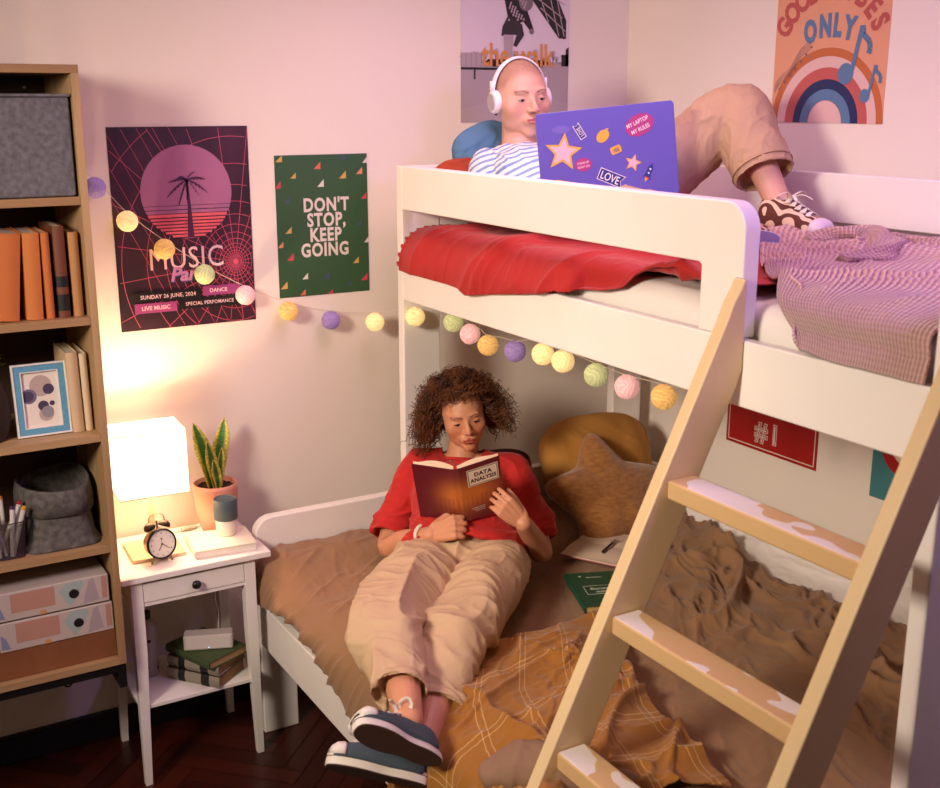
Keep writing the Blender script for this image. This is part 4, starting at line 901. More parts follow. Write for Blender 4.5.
def knit():
    nu, nv = 260, 300; P = np.zeros((nu, nv, 3)); vs = np.linspace(0, 1, nv)
    for j, v in enumerate(vs):
        # v: along y near -> far ; path from hem at the rail to rear
        yn = 1.30 + v * 1.0
        yh = 1.297 + .40 * v ** .9; hx = 1.716 + .10 * sstep(.75, 1, v); hz = curve([0, .5, .72, .85, 1], [1.606, 1.604, 1.612, 1.66, 1.70], v)
        yr = 1.30 + 1.20 * v
        pth = [(hx - .004, yh, hz), (hx + .02, yh + .01 + .02 * v, max(hz, 1.63) + .012), (hx + .075, yh + .03 + .12 * v, 1.700), (2.05, yh + (yr - yh) * .45, 1.712), (2.35, yh + (yr - yh) * .8, 1.714), (2.66, yr, 1.714)]
        P[:, j] = resample(pth, nu)
    X, Y, Z = P[..., 0].copy(), P[..., 1].copy(), P[..., 2].copy(); a = .9
    Q = P.copy(); Q[..., 0] = X * math.cos(a) - Y * math.sin(a); Q[..., 1] = X * math.sin(a) + Y * math.cos(a)
    up = sstep(1.76, 1.9, X); far = sstep(.45, .9, np.tile(vs, (nu, 1)))
    d = up * (.026 * R_(Q, (2.6, 4, 1), 1, .9) + far * .022 * R_(Q, (5, 6, 1), 1, 1.0)) + .004 * F_(P, (12, 12, 12)); P[..., 2] += d
    o = cloth_obj('knit_blanket', P, M_knit, solid=.006); U, W = np.meshgrid(np.linspace(0, 80, nu), np.linspace(0, 58, nv), indexing='ij'); knit_attr(o, W * 1.0 + .0 * U, U * 1.0)
    tag(o, 'pink knitted blanket bunched at the foot end of the upper bed', 'blanket')
    # a rolled gathered fold, part of the same blanket
    def roll(pts, rs, nm='gathered_fold'):
        D = catmull(np.hstack([np.array(pts), np.array(rs)[:, None]]), 16); n = 44; rings = []; U = []; L_ = 0
        for i in range(len(D)):
            p = Vector(D[i, :3]); dd = Vector(D[min(i + 1, len(D) - 1), :3]) - Vector(D[max(i - 1, 0), :3]); s_, u_ = frame_of(dd, (0, 0, 1)); L_ += dd.length / 2
            rr = D[i, 3]; rings.append([p + s_ * math.cos(2 * PI * k / n) * rr * 1.25 * (1 + .18 * math.sin(3 * 2 * PI * k / n + i * .25)) + u_ * math.sin(2 * PI * k / n) * rr * .8 * (1 + .2 * math.sin(4 * 2 * PI * k / n + i * .2)) for k in range(n)]); U += [(L_ * 80, k / n * 2 * PI * D[len(D) // 2, 3] * 90) for k in range(n)]
        mb = MB().loft(rings); q = mb.build(nm, M_knit, o, smooth=True); U = np.array(U); knit_attr(q, U[:, 0], U[:, 1])
    roll([(2.36, 2.20, 1.73), (2.43, 2.18, 1.742), (2.49, 2.10, 1.742), (2.44, 2.0, 1.735), (2.32, 1.93, 1.725), (2.20, 1.93, 1.72)], [.018, .030, .036, .036, .03, .018])
    roll([(2.52, 2.20, 1.725), (2.57, 2.05, 1.728), (2.61, 1.85, 1.73), (2.60, 1.6, 1.73), (2.58, 1.40, 1.73)], [.016, .026, .030, .032, .028])
knit()

# ---------------------------------------------------------------- things on the lower bed
zb = bmax(2.20, 2.82, .15)
nb = thing('open_notebook', (2.20, 2.82, zb), 'open notebook with blank pages and pink covers lying on the blanket', 'notebook'); T = Matrix.Translation((2.205, 2.80, zb + .004)) @ Matrix.Rotation(math.radians(29), 4, 'Z')
m = MB(); m.T = T; m.box((-.135, -.135, 0), (.135, .135, .003)); m.build('cover', mat('notebook_pink', '#a8625c', .7), nb, bevel=.001)
m = MB(); m.T = T
for sg in (-1, 1):
    rg = []
    for i in range(13):
        s_ = i / 12; x = sg * .131 * s_; rg.append([(x, -.131, .003), (x, .131, .003), (x, .131, .006 + .006 * math.sin(PI * min(1, s_ * 1.0 + .12))), (x, -.131, .006 + .006 * math.sin(PI * min(1, s_ * 1.0 + .12)))])
    m.loft(rg)
m.build('pages', mat('notebook_paper', '#d9c2ad', .85), nb, smooth=False)
pn = thing('pen', (2.17, 2.76, zb + .02), 'black ballpoint pen lying on the open notebook', 'pen'); pz = zb + .0235
MB().tube([(2.130, 2.762, pz), (2.134, 2.765, pz), (2.225, 2.820, pz), (2.232, 2.824, pz)], [.0025, .0042, .0042, .003], 10).build('barrel', M_ink, pn)
MB().box((2.20, 2.806, pz + .004), (2.232, 2.812, pz + .0055)).build('clip', mat('chrome', '#c8c0b8'), pn)
zg = bmax(1.97, 2.57, .11)
gb, T = flatbook('book', (1.985, 2.575), zg + .004, .165, .245, .022, math.radians(-21), mat('forest_cover', '#1f4d33', .45), 'green paperback with white title lying on the blanket', pages=mat('pages_yellow', '#c79f5c', .9))
m = MB(); m.T = T; s = Sheet(m, (-.0825, -.1225, .0222), (1, 0, 0), (0, 1, 0), (0, 0, 1), .0004); s.rect(.03, .08, .135, .083, 1, 0); s.rect(.03, .14, .135, .1425, 1, 0); s.rect(.03, .08, .032, .1425, 1, 0); s.rect(.133, .08, .135, .1425, 1, 0)
s.text('Burning', .082, .113, .022, 1, 0, bold=.02); s.text('suite', .082, .092, .022, 1, 0, bold=.02); s.text('BUSINESS', .083, .20, .012, 1, 0); s.disc(.04, .215, .004, 1, 0)
m.build('title_print', mat('print_white', '#cfd8c8', .6), gb, fixn=False)
# ---------------------------------------------------------------- posters
def rgb(name, h): return mat(name, h, .45)
def poster(name, label, O, X, N, w, h, paint, mats):
    mb = MB(); s = Sheet(mb, O, X, (0, 0, 1), N, .0003); Xv = Vector(X); Nv = Vector(N)
    p = [Vector(O), Vector(O) + Xv * w, Vector(O) + Xv * w + Vector((0, 0, h)), Vector(O) + Vector((0, 0, h))]
    mb.prism([q - Nv * .0012 for q in p], Nv * .0012, 0); paint(s, w, h); o = mb.build(name, mats, None, fixn=False); return tag(o, label, 'poster')
YP = W1 - .002
def music(s, w, h):
    # spider-web grid centred low right
    cx, cy = w * .865, h * .315; cl = (0, 0, w, h); r = .012
    for i in range(24):
        a = 2 * PI * i / 24 + .1; n = 60; s.line([(cx + math.cos(a + .0 * k) * .62 * k / n, cy + math.sin(a) * .72 * k / n) for k in range(n + 1)], .0016, 1, 1, cl)
    rr = .018
    while rr < .75:
        s.line([(cx + rr * math.cos(2 * PI * k / 140) * .92, cy + rr * math.sin(2 * PI * k / 140)) for k in range(141)], .0016, 1, 1, cl); rr *= 1.27
    for k in range(7):
        s.line([(w * .30 * k / 3 - .1 + .004 * j, h - .02 - .008 * j + .01 * k) for j in range(90)], .0012, 1, 1, cl)
    s.disc(cx, cy, .008, 2, 1, 20)
    sx, sy, R = w * .53, h * .68, .147; s.disc(sx, sy, R, 3, 2, 72)
    # sunset bands
    for i in range(6):
        y = -R * .28 - i * R * .085; x = math.sqrt(R * R - y * y); s.rect(sx - x, sy + y - .0015 - .0006 * i, sx + x, sy + y, 4, 0 if i < 3 else 4)
    for i in range(7):
        y = -R * .50 - i * R * .072; x = math.sqrt(max(0, R * R - y * y)); s.rect(sx - x, sy + y - .0055, sx + x, sy + y + .0055, 5, 4 if i % 2 == 0 else 4); s.rect(sx - x - .001, sy + y - .0075, sx + x + .001, sy + y - .0045, 6, 0)
    # palm: trunk and fronds
    px, py = sx + .004, sy - R * .97
    s.poly([(px - .009, py), (px + .012, py), (px + .006, py + .1), (px + .001, sy + .038), (px - .006, sy + .038), (px - .004, py + .1)], 8, 3)
    tx, ty = px - .003, sy + .038
    for a, l in ((160, .062), (200, .07), (128, .045), (60, .06), (25, .068), (-12, .068), (-38, .055), (238, .058), (265, .035)):
        a = math.radians(a); top = []; bot = []
        for k in range(13):
            q = k / 12; x = tx + math.cos(a) * l * q; y = ty + math.sin(a) * l * q - .030 * q * q; wd = .009 * math.sin(PI * min(1, q * .95 + .05)) * (1 if k % 2 else .45); top.append((x, y + .002)); bot.append((x - .004 * math.sin(a), y - wd))
        for k in range(12): s.poly([top[k], top[k + 1], bot[k + 1], bot[k]], 8, 3)
    s.text('MUSIC', w * .50, h * .300, .098, 9, 5, xs=.84, space=1.06)
    s.text('Party', w * .52, h * .235, .062, 9, 7, shear=.25, bold=.045); s.text('Party', w * .515, h * .238, .062, 11, 6, shear=.25, bold=.03)
    s.rect(.046, h * .142, .266, h * .192, 9, 8); s.rect(.270, h * .150, .392, h * .200, 9, 9); s.rect(.046, h * .085, .182, h * .135, 9, 9); s.rect(.188, h * .090, .390, h * .142, 9, 8)
    s.text('SUNDAY 26 JUNE, 2024', .156, h * .157, .0175, 11, 5, bold=.015, space=1.08, xs=.93); s.text('DANCE', .322, h * .166, .0175, 11, 5, bold=.02); s.text('LIVE MUSIC', .114, h * .100, .0185, 11, 5, bold=.02); s.text('SPECIAL PERFOMANCE', .291, h * .107, .0160, 11, 5, bold=.015, space=1.08, xs=.93)
MM = [rgb('poster_night', '#180d16'), rgb('poster_grid', '#d0546e'), rgb('poster_moon', '#a8688c'), rgb('poster_palm', '#4a1c42'), rgb('poster_coral', '#e0606a'), rgb('poster_pinkwhite', '#ecc8cc'), rgb('poster_pink', '#c684ae'), rgb('poster_blue', '#3f4a9a'), rgb('poster_black', '#0a080a'), rgb('poster_magenta', '#8e3a72')]
# smoky purple mottling belongs to the print of the sheet
MM[0] = mat('poster_night_mottled', '#150b12', .45, vary=('#40182c', 4))
poster('poster', 'dark poster with palm tree, pink moon and MUSIC lettering beside the bookshelf', (.853, YP, 1.386), (1, 0, 0), (0, -1, 0), .447, .634, music, MM)
def green(s, w, h):
    tri = [(.045, .98, 1), (.45, .925, 2), (.735, .985, 3), (.98, .955, 4), (.19, .86, 1), (.725, .855, 1), (.91, .88, 5), (.48, .80, 4), (.02, .80, 6), (.11, .69, 3), (.955, .70, 6), (.12, .48, 1), (.895, .51, 3), (.03, .38, 5), (.98, .38, 4), (.13, .29, 6), (.85, .235, 1), (.28, .145, 4), (.51, .14, 3), (.94, .105, 6), (.05, .09, 1), (.76, .07, 3), (.25, .03, 2), (.55, .01, 6)]
    for x, y, c in tri:
        a = .016 + .006 * ((x * 37) % 1); q = [(x * w - a * .6, y * h - a * .6), (x * w + a * .6, y * h - a * .6), (x * w + a * .6, y * h + a * .6)]; s.poly([(min(max(u, 0), w), min(max(v, 0), h)) for u, v in q], 1, c)
    for i, t in enumerate(("DON'T", 'STOP,', 'KEEP', 'GOING')): s.text(t, w * (.535, .535, .52, .51)[i], h * (.605 - .107 * i), .062, 2, 4, bold=.035, xs=.80, space=1.12)
poster('poster', "green poster with small triangles reading DON'T STOP, KEEP GOING", (1.388, YP, 1.449), (1, 0, 0), (0, -1, 0), .336, .474, green,
       [rgb('green_print', '#2c5230'), rgb('tri_yellow', '#c9a14e'), rgb('tri_orange', '#cf6a48'), rgb('tri_navy', '#3e4a68'), rgb('tri_white', '#d8ccc0'), rgb('tri_peach', '#d08a5e'), rgb('tri_red', '#c03c50')])
def skate(s, w, h):
    H0 = h; h = h * .705; s.poly([(w * .60, h), (w * .84, h), (w * .72, H0), (w * .35, H0)], 4, 4)
    s.rect(0, 0, w, h * .43, 1, 1); s.rect(0, h * .43, w, h * .46, 1, 2)
    s.poly([(0, 0), (w, 0), (w, h * .14), (w * .5, h * .20), (0, h * .10)], 2, 2)
    for i in range(30):  # bare trees on the skyline
        x = w * (i + .5) / 30; t = h * (.50 + .04 * math.sin(i * 2.3) + .02 * math.sin(i * 5.1)); s.line([(x, h * .44), (x, t)], .003, 2, 3)
        for q in (-1, 1, -.5, .5): s.line([(x, h * .46), (x + q * .012, t * .99)], .0015, 2, 3)
    s.rect(0, h * .42, w * .19, h * .52, 3, 2)
    for i in range(5): s.line([(w * .045 * i, h * .42), (w * .045 * i, h * .52)], .002, 4, 3)
    s.rect(w * .93, h * .43, w, h * .52, 3, 4); s.poly([(w * .97, h * .43), (w, h * .43), (w, h * .58), (w * .97, h * .56)], 3, 4)
    s.rect(0, h * .395, w * .34, h * .412, 4, 4); s.rect(w * .115, h * .325, w * .13, h * .395, 4, 4)      # grind rail
    s.poly([(w * .22, h * .455), (w * .24, h * .475), (w * .72, h * .475), (w * .80, h * .462), (w * .80, h * .44), (w * .24, h * .437)], 5, 4)   # skateboard
    s.rect(w * .28, h * .42, w * .33, h * .44, 5, 4); s.rect(w * .7, h * .42, w * .75, h * .44, 5, 4)
    # bridge, upper right
    s.poly([(w * .57, h), (w * .62, h * .95), (w * .90, h * .645), (w * .97, h * .64), (w * .97, h * .78), (w * .88, h * .95), (w * .84, h)], 4, 4)
    for a, b in (((.64, .97), (.93, .80)), ((.72, .87), (.96, .70)), ((.80, .99), (.90, .66)), ((.70, .99), (.80, .76)), ((.76, .99), (.95, .90)), ((.88, .93), (.95, .66))): s.line([(w * a[0], h * a[1]), (w * b[0], h * b[1])], .004, 5, 2)
    # rider
    s.poly([(w * .37, h * .99), (w * .42, h * 1.0), (w * .50, h * .93), (w * .55, h * .90), (w * .60, h * .84), (w * .66, h * .70), (w * .63, h * .69), (w * .56, h * .76), (w * .50, h * .74), (w * .42, h * .79)], 6, 4)
    s.disc(w * .585, h * .905, .030, 7, 3, 24)
    s.poly([(w * .42, h * .80), (w * .37, h * .72), (w * .36, h * .65), (w * .44, h * .66), (w * .50, h * .66), (w * .47, h * .58), (w * .50, h * .57), (w * .57, h * .66), (w * .55, h * .74)], 7, 5)
    s.poly([(w * .38, h * .66), (w * .47, h * .66), (w * .46, h * .52), (w * .50, h * .475), (w * .39, h * .48)], 8, 2)
    for i in range(26):
        x = w * (.42 + .16 * ((i * .37) % 1)); y = h * (.76 + .15 * ((i * .61) % 1)); s.poly([(x, y), (x + .008, y + .002), (x + .007, y + .009), (x + .001, y + .008)], 8, 2)
    s.disc(w * .64, h * .69, .010, 8, 3, 14)
    s.text('the walk', w * .515, h * .428, .112, 10, 6, xs=.80, bold=.015)
poster('poster', 'grey photo poster of a skateboarder reading the walk, above the person with headphones', (2.098, YP, 2.022), (1, 0, 0), (0, -1, 0), .463, .655, skate,
       [rgb('skate_sky', '#d6c8d0'), rgb('skate_ground', '#a3949a'), rgb('skate_pale', '#a8989e'), rgb('skate_grey', '#75686e'), rgb('skate_black', '#141114'), rgb('skate_dark', '#2a2428'), rgb('skate_orange', '#d08a45')])
def vibes(s, w, h):
    cx = w * .505
    for k, (r0, r1, c) in enumerate(((.182, .205, 1), (.152, .182, 2), (.120, .152, 3), (.093, .120, 4), (.062, .093, 5), (.0, .062, 2))):
        s.arc(cx, 0, r0 * 1.11, r1 * 1.11, 0, PI, 1, c, 60) if r0 else s.poly([(cx + r1 * 1.08 * math.cos(PI * i / 40), r1 * 1.08 * math.sin(PI * i / 40)) for i in range(41)], 1, c)
    t = 'GOOD VIBES'; c0 = (cx - .004, .184)
    for i, ch in enumerate(t):
        a = math.radians(150 - i * 13.4); s.text(ch, c0[0] + .190 * math.cos(a), c0[1] + .195 * math.sin(a), .090, 3 + i * .3, 6, rot=a - PI / 2, bold=.045, xs=.80)
    for i, ch in enumerate('ONLY'):
        s.text(ch, w * (.335, .46, .56, .66)[i], (.248, .262, .262, .252)[i], .092, 6 + i * .3, 5, rot=(.16, .05, -.05, -.16)[i], bold=.055, xs=.68)
    def note(x, y, k):
        s.disc(x, y, .036 * k, 7, 5, 30, ry=.038 * k); s.line([(x + .027 * k, y + .01 * k), (x + .062 * k, y + .165 * k)], .018 * k, 8, 5); s.line([(x + .064 * k, y + .165 * k), (x + .068 * k, y + .135 * k), (x + .098 * k, y + .110 * k), (x + .104 * k, y + .085 * k), (x + .098 * k, y + .068 * k)], .020 * k, 9, 5)
    note(w * .665, .148, .84); note(w * .84, .082, .54)
    for q in range(4): s.line([(w * .02 + .012 * k, .090 + q * .008 + .012 * k + .008 * math.sin(k * .9)) for k in range(13)], .0012, 7, 7)
    for k in range(7): s.disc(w * .07 + k * .021, .105 + k * .021, .0035, 8, 7, 10)
poster('poster', 'peach poster with a rainbow, music notes and GOOD VIBES ONLY on the right wall', (W2 - .002, 2.843, 2.030), (0, -1, 0), (-1, 0, 0), .455, .64, vibes,
       [rgb('vibes_peach', '#d89a78'), rgb('vibes_orange', '#b9683a'), rgb('vibes_pale', '#d8b4ae'), rgb('vibes_coral', '#b85a54'), rgb('vibes_navy', '#1c2a58'), rgb('vibes_blue', '#56789c'), rgb('vibes_red', '#b0524e'), rgb('vibes_ink', '#4a5570')])
def one(s, w, h):
    for k, b in ((1, .012),): 
        for a, c in (((b, b), (w - b, b)), ((w - b, b), (w - b, h - b)), ((w - b, h - b), (b, h - b)), ((b, h - b), (b, b))): s.line([a, c], .004, 1, 1)
    for q in (0, 1):
        s.text('#1', w * .47, h * .16, .098, 2 + 3 * q, 1 if q == 0 else 2, bold=.045 - .03 * q, space=1.25)
    s.text('#1', w * .47, h * .16, .098, 8, 1, bold=-.012, space=1.25)
poster('pennant', 'red rectangular pennant with white border and #1 on the right wall', (W2 - .002, 2.965, .898), (0, -1, 0), (-1, 0, 0), .43, .26, one, [rgb('pennant_red', '#a01818'), rgb('pennant_white', '#d8c8bc'), rgb('pennant_red2', '#a01818')])
def teal(s, w, h):
    s.disc(w * .62, h * .66, .085, 1, 1, 48); s.disc(w * .62, h * .66, .045, 2, 2, 40)
poster('poster', 'teal poster with a red circle partly hidden behind the ladder', (W2 - .002, 2.31, .882), (0, -1, 0), (-1, 0, 0), .19, .27, teal, [rgb('teal_print', '#3f7c80'), rgb('circle_red', '#a5141c'), rgb('circle_cream', '#d8c8b0')])
def ora(s, w, h): s.disc(w * .5, h * .5, .05, 1, 1, 40)
poster('poster', 'orange poster on the right wall next to the foot end of the bed', (W2 - .002, 2.095, .896), (0, -1, 0), (-1, 0, 0), .19, .27, ora, [rgb('orange_print', '#c98a2e'), rgb('orange_disc', '#8a4a1e')])

# ---------------------------------------------------------------- cotton ball string lights
sl = thing('string_lights', (1.3, 3.58, 1.5), 'string of cotton ball lights across the posters and under the upper berth', 'string lights')
def ballmat(name, h, e, eh):
    m = mat(name, h, .8, emis=e, emhex=eh); nt = m.node_tree; N = nt.nodes; L = nt.links; b = N['Principled BSDF']
    tc = N.new('ShaderNodeTexCoord'); n = N.new('ShaderNodeTexNoise'); n.inputs['Scale'].default_value = 60; n.inputs['Detail'].default_value = 5; L.new(tc.outputs['Object'], n.inputs['Vector'])
    w = N.new('ShaderNodeTexWave'); w.inputs['Scale'].default_value = 30; w.inputs['Distortion'].default_value = 14; w.inputs['Detail'].default_value = 3; L.new(tc.outputs['Object'], w.inputs['Vector'])
    r = N.new('ShaderNodeMapRange'); r.inputs[3].default_value = e * .55; r.inputs[4].default_value = e * 1.25; L.new(w.outputs['Fac'], r.inputs[0]); L.new(r.outputs[0], b.inputs['Emission Strength'])
    bp = N.new('ShaderNodeBump'); bp.inputs['Strength'].default_value = .5; bp.inputs['Distance'].default_value = .002; L.new(n.outputs[0], bp.inputs['Height']); L.new(bp.outputs[0], b.inputs['Normal']); return m
BM = {'v': ballmat('ball_violet', '#8a70a2', .30, '#a080b8'), 'y': ballmat('ball_yellow', '#e0c890', .75, '#ffd890'), 'o': ballmat('ball_amber', '#cc9c58', .55, '#f0b868'), 'g': ballmat('ball_green', '#b4b482', .42, '#ccd08c'), 'p': ballmat('ball_pink', '#d8a8a8', .50, '#ffb8b0')}
balls = [((.798, 3.575, 1.843), 'v'), ((.886, 3.575, 1.739), 'y'), ((.995, 3.575, 1.646), 'o'), ((1.119, 3.575, 1.557), 'g'), ((1.252, 3.575, 1.478), 'p'), ((1.400, 3.575, 1.411), 'o'), ((1.553, 3.575, 1.365), 'v'), ((1.700, 3.53, 1.352), 'y'),
         ((1.745, 3.315, 1.401), 'y'), ((1.795, 3.146, 1.405), 'g'), ((1.79, 3.032, 1.387), 'p'), ((1.79, 2.923, 1.371), 'o'), ((1.79, 2.77, 1.381), 'v'), ((1.79, 2.624, 1.400), 'y'), ((1.79, 2.525, 1.399), 'y'), ((1.79, 2.372, 1.391), 'g'), ((1.79, 2.239, 1.387), 'p'), ((1.79, 2.094, 1.393), 'o')]
m0 = MB().sphere((0, 0, 0), .0325, 24, 16); a = np.array(m0.v); a += a / .0325 * (fbm(a * 90, 2) * .0012)[:, None]; m0.v = [tuple(q) for q in a]
protoballs = {}
for p, k in balls:
    if k not in protoballs:
        o = m0.build('cotton_ball', BM[k], None, org=(0, 0, 0), smooth=True); protoballs[k] = o
    else: o = protoballs[k].copy(); COL.objects.link(o)
    o.parent = sl; o.location = Vector(p) - Vector(sl['wloc']); o.rotation_euler = (random.random() * 3, random.random() * 3, 0)
cord = [(.70, 3.60, 1.93)] + [(p[0] + .0, p[1] + .018 if i < 8 else p[1], p[2] + .030) for i, (p, k) in enumerate(balls)] + [(1.79, 1.99, 1.43), (1.79, 1.94, 1.445)]
cc_ = []
for i, p in enumerate(cord):
    cc_.append(p)
    if i < len(cord) - 1:
        q = cord[i + 1]; 
        if i >= 9: cc_.append(((p[0] + q[0]) / 2, (p[1] + q[1]) / 2, max(p[2], q[2]) - .002))
MB().tube(catmull(cc_, 4), .0011, 5).build('cord', mat('light_cord', '#cdbda6', .5), sl, smooth=True)
# ---------------------------------------------------------------- people: shared tools
def ell(P, c, r):
    q = P - np.array(c); k0 = np.linalg.norm(q / np.array(r), axis=1); k1 = np.linalg.norm(q / np.array(r) ** 2, axis=1); return k0 * (k0 - 1) / np.maximum(k1, 1e-9)
def cap(P, a, b, ra, rb):
    a = np.array(a); b = np.array(b); ab = b - a; t = np.clip(((P - a) @ ab) / (ab @ ab), 0, 1); return np.linalg.norm(P - (a + t[:, None] * ab), axis=1) - (ra + (rb - ra) * t)
def smin(a, b, k): h = np.clip(.5 + .5 * (b - a) / k, 0, 1); return b * (1 - h) + a * h - k * h * (1 - h)
def smax(a, b, k): return -smin(-a, -b, k)
def head_sdf(P, fat=0):
    S = P.copy(); S[:, 0] = np.abs(S[:, 0])
    d = ell(P, (0, .014, .030), (.074, .092, .084))
    d = smin(d, ell(P, (0, -.022, .002), (.062 + fat, .068, .086)), .02)
    d = smin(d, ell(P, (0, -.028, -.058), (.050 + fat * 1.6, .052, .046)), .025)
    d = smin(d, ell(P, (0, -.070, -.092), (.020, .015, .016)), .022)
    d = smin(d, ell(S, (.040 + fat, -.052, -.020), (.022, .024, .024)), .022)
    d = smin(d, ell(S, (.028, -.080, .026), (.022, .009, .007)), .012)
    d = smax(d, -ell(S, (.031, -.1005, .005), (.017, .014, .0105)), .010)
    d = smin(d, ell(S, (.031, -.0735, .003), (.0140, .0130, .0115)), .005)
    d = smin(d, cap(P, (0, -.084, .020), (0, -.105, -.020), .0055, .0085), .009)
    d = smin(d, ell(P, (0, -.106, -.0255), (.0098, .0095, .0085)), .005)
    d = smin(d, ell(S, (.0125, -.096, -.0285), (.0068, .0085, .0065)), .004)
    d = smax(d, -ell(S, (.0062, -.1005, -.0365), (.0035, .0045, .0030)), .002)
    d = smin(d, ell(P, (0, -.0855, -.056), (.027, .014, .016)), .012)
    d = smin(d, ell(S, (.006, -.0985, -.0515), (.0145, .0065, .0042)), .004)
    d = smin(d, ell(P, (0, -.0975, -.0620), (.0165, .0070, .0052)), .003)
    d = smax(d, -cap(S, (0, -.1065, -.0566), (.021, -.093, -.0578), .0016, .0010), .002)
    d = smax(d, -ell(P, (0, -.102, -.074), (.018, .009, .0055)), .008)
    d = smax(d, -ell(P, (0, -.1035, -.0425), (.0035, .004, .006)), .003)
    return d
def head_shape(fat=0, nu=190, nv=150):
    t = np.linspace(0.02, PI - .02, nv); u = np.linspace(0, 2 * PI, nu, endpoint=False); T_, U_ = np.meshgrid(t, u, indexing='ij')
    D = np.stack([np.sin(T_) * np.cos(U_), np.sin(T_) * np.sin(U_), np.cos(T_)], -1).reshape(-1, 3); c = np.array([0, -.012, -.012])
    lo = np.full(len(D), .02); r = np.full(len(D), .15); found = np.zeros(len(D), bool)
    for s in np.linspace(.15, .03, 90):
        m = (~found) & (head_sdf(c + D * s, fat) < 0); lo[m] = s; found |= m
    hi = lo + .12 / 89 + 1e-4
    for _ in range(12):
        m = .5 * (lo + hi); ins = head_sdf(c + D * m[:, None], fat) < 0; lo = np.where(ins, m, lo); hi = np.where(ins, hi, m)
    return (c + D * lo[:, None]).reshape(nv, nu, 3)
def add_head(mb, T, fat=0, ears=True):
    P = head_shape(fat); nv, nu = P.shape[:2]; old = mb.T; mb.T = T
    mb.loft([[tuple(p) for p in P[i].tolist()] for i in range(nv)])
    if ears:
        for s in (-1, 1):
            m2 = [(s * .072, .004, .012), (s * .083, .014, .022), (s * .082, .016, .0), (s * .072, .008, -.022)]
            mb.limb(m2, [(.008, .005), (.012, .005), (.011, .005), (.007, .005)], 12, 5, up=(1, 0, 0))
    mb.T = old
def head_colors(co, T, base, lip, brow, cheek, stub=None, lash='#1c120e'):
    """natural skin, lip and brow colours by place on the head, plus nostril shade"""
    Ti = np.array(T.inverted()); L = co @ Ti[:3, :3].T + Ti[:3, 3]; C = np.tile(np.array(lin(base)[:3]), (len(co), 1)); A = L.copy(); A[:, 0] = np.abs(A[:, 0]); near = (np.linalg.norm(L, axis=1) < .16); front = near & (L[:, 1] < -.04)
    def mix(c, w): nonlocal C; w = np.clip(w, 0, 1)[:, None]; C = C * (1 - w) + np.array(lin(c)[:3]) * w
    mix(cheek, .45 * np.exp(-(((A[:, 0] - .042) / .018) ** 2 + ((L[:, 2] + .022) / .018) ** 2)) * front); mix(cheek, .5 * np.exp(-((A[:, 0] / .012) ** 2 + ((L[:, 2] + .027) / .010) ** 2)) * front)
    w = sstep(1.15, .85, np.sqrt((A[:, 0] / .0225) ** 2 + ((L[:, 2] + .0572 - .001 * np.cos(A[:, 0] * 250)) / .0095) ** 2)); mix(lip, w * front * .9)
    xb = np.clip((A[:, 0] - .014) / .036, 0, 1); zb_ = .0225 + .0060 * np.sin(xb * PI * .80) ; w = np.exp(-((L[:, 2] - zb_) / (.0030 - .0012 * xb)) ** 2) * (A[:, 0] > .0125) * (A[:, 0] < .050); mix(brow, w * front * .85)
    mix('#5a2a20', .6 * np.exp(-(((A[:, 0] - .0062) / .003) ** 2 + ((L[:, 2] + .0365) / .0028) ** 2)) * front)  # shade inside the nostrils, put into the skin colour
    if stub:
        hl = .070 - 6.0 * A[:, 0] ** 2 + 0 * L[:, 1]; zl = np.where(L[:, 1] < -.045, hl, np.where(L[:, 1] < .0, .012 + (-.0 - L[:, 1]) * .6, -.02 - (L[:, 1]) * .35)); w = sstep(-.014, .022, L[:, 2] - zl) * near; n = .9 + .1 * noise3(co * 700); mix(stub, w * .78 * n)
    return C
def eye_parts(T, parent, look=-.35, open_=.0042, iris='#2a1a12', lashw=.0011, side=0.0, white='#b9aaa0'):
    """slim almond of eyeball between the lids, iris and lash line, on the lid sphere"""
    R = Vector((.0144, .0134, .0124))
    for s in (-1, 1):
        c = Vector((s * .031, -.0735, .003))
        def onball(a, b, k=1.0):   # a: sideways offset, b: height offset (m)
            x = a / R.x; z = b / R.z; y = -math.sqrt(max(0, 1 - x * x - z * z)); return c + Vector((x * R.x * k, y * R.y * k, z * R.z * k))
        n = 14; up = []; dn = []
        for i in range(n + 1):
            q = -1 + 2 * i / n; a = q * .0118; z0 = -.0022; lid = (1 - q * q); up.append((a, z0 + open_ * .55 * lid ** .8)); dn.append((a, z0 - open_ * .45 * lid ** .8))
        m = MB(); m.T = T; P = np.array([[onball(a, b0 + (b1 - b0) * k / 3, 1.035) for k in range(4)] for (a, b1), (_, b0) in zip(up, dn)]); m.grid(P); e = m.build('eyeball', mat('eye_white_' + white[1:], white, .3), parent, smooth=True, fixn=False)
        m = MB(); m.T = T; pts = []; ia = side
        for rk in (.0, .35, .7, 1):
          for k in range(18):
            t = 2 * PI * k / 18; a = ia + .0062 * rk * math.cos(t); b = -.0026 + .0062 * rk * math.sin(t) + look * .004; q = a / .0118; lid = max(0, 1 - q * q) ** .8; b = min(max(b, -.0022 - open_ * .45 * lid), -.0022 + open_ * .55 * lid); pts.append(onball(a, b, 1.05))
        m.add(pts, [(r_ * 18 + k, r_ * 18 + (k + 1) % 18, r_ * 18 + 18 + (k + 1) % 18, r_ * 18 + 18 + k) for r_ in range(3) for k in range(18)]); m.build('iris', mat('eye_iris_' + iris[1:], iris, .2), e, fixn=False)
        m = MB(); m.T = T; m.tube([onball(a, b + .0004, 1.06) for a, b in up], [lashw * (.5 + .7 * math.sin(PI * i / n)) for i in range(n + 1)], 6); m.build('eyelashes', mat('lashes', '#1a100c', .8), parent)
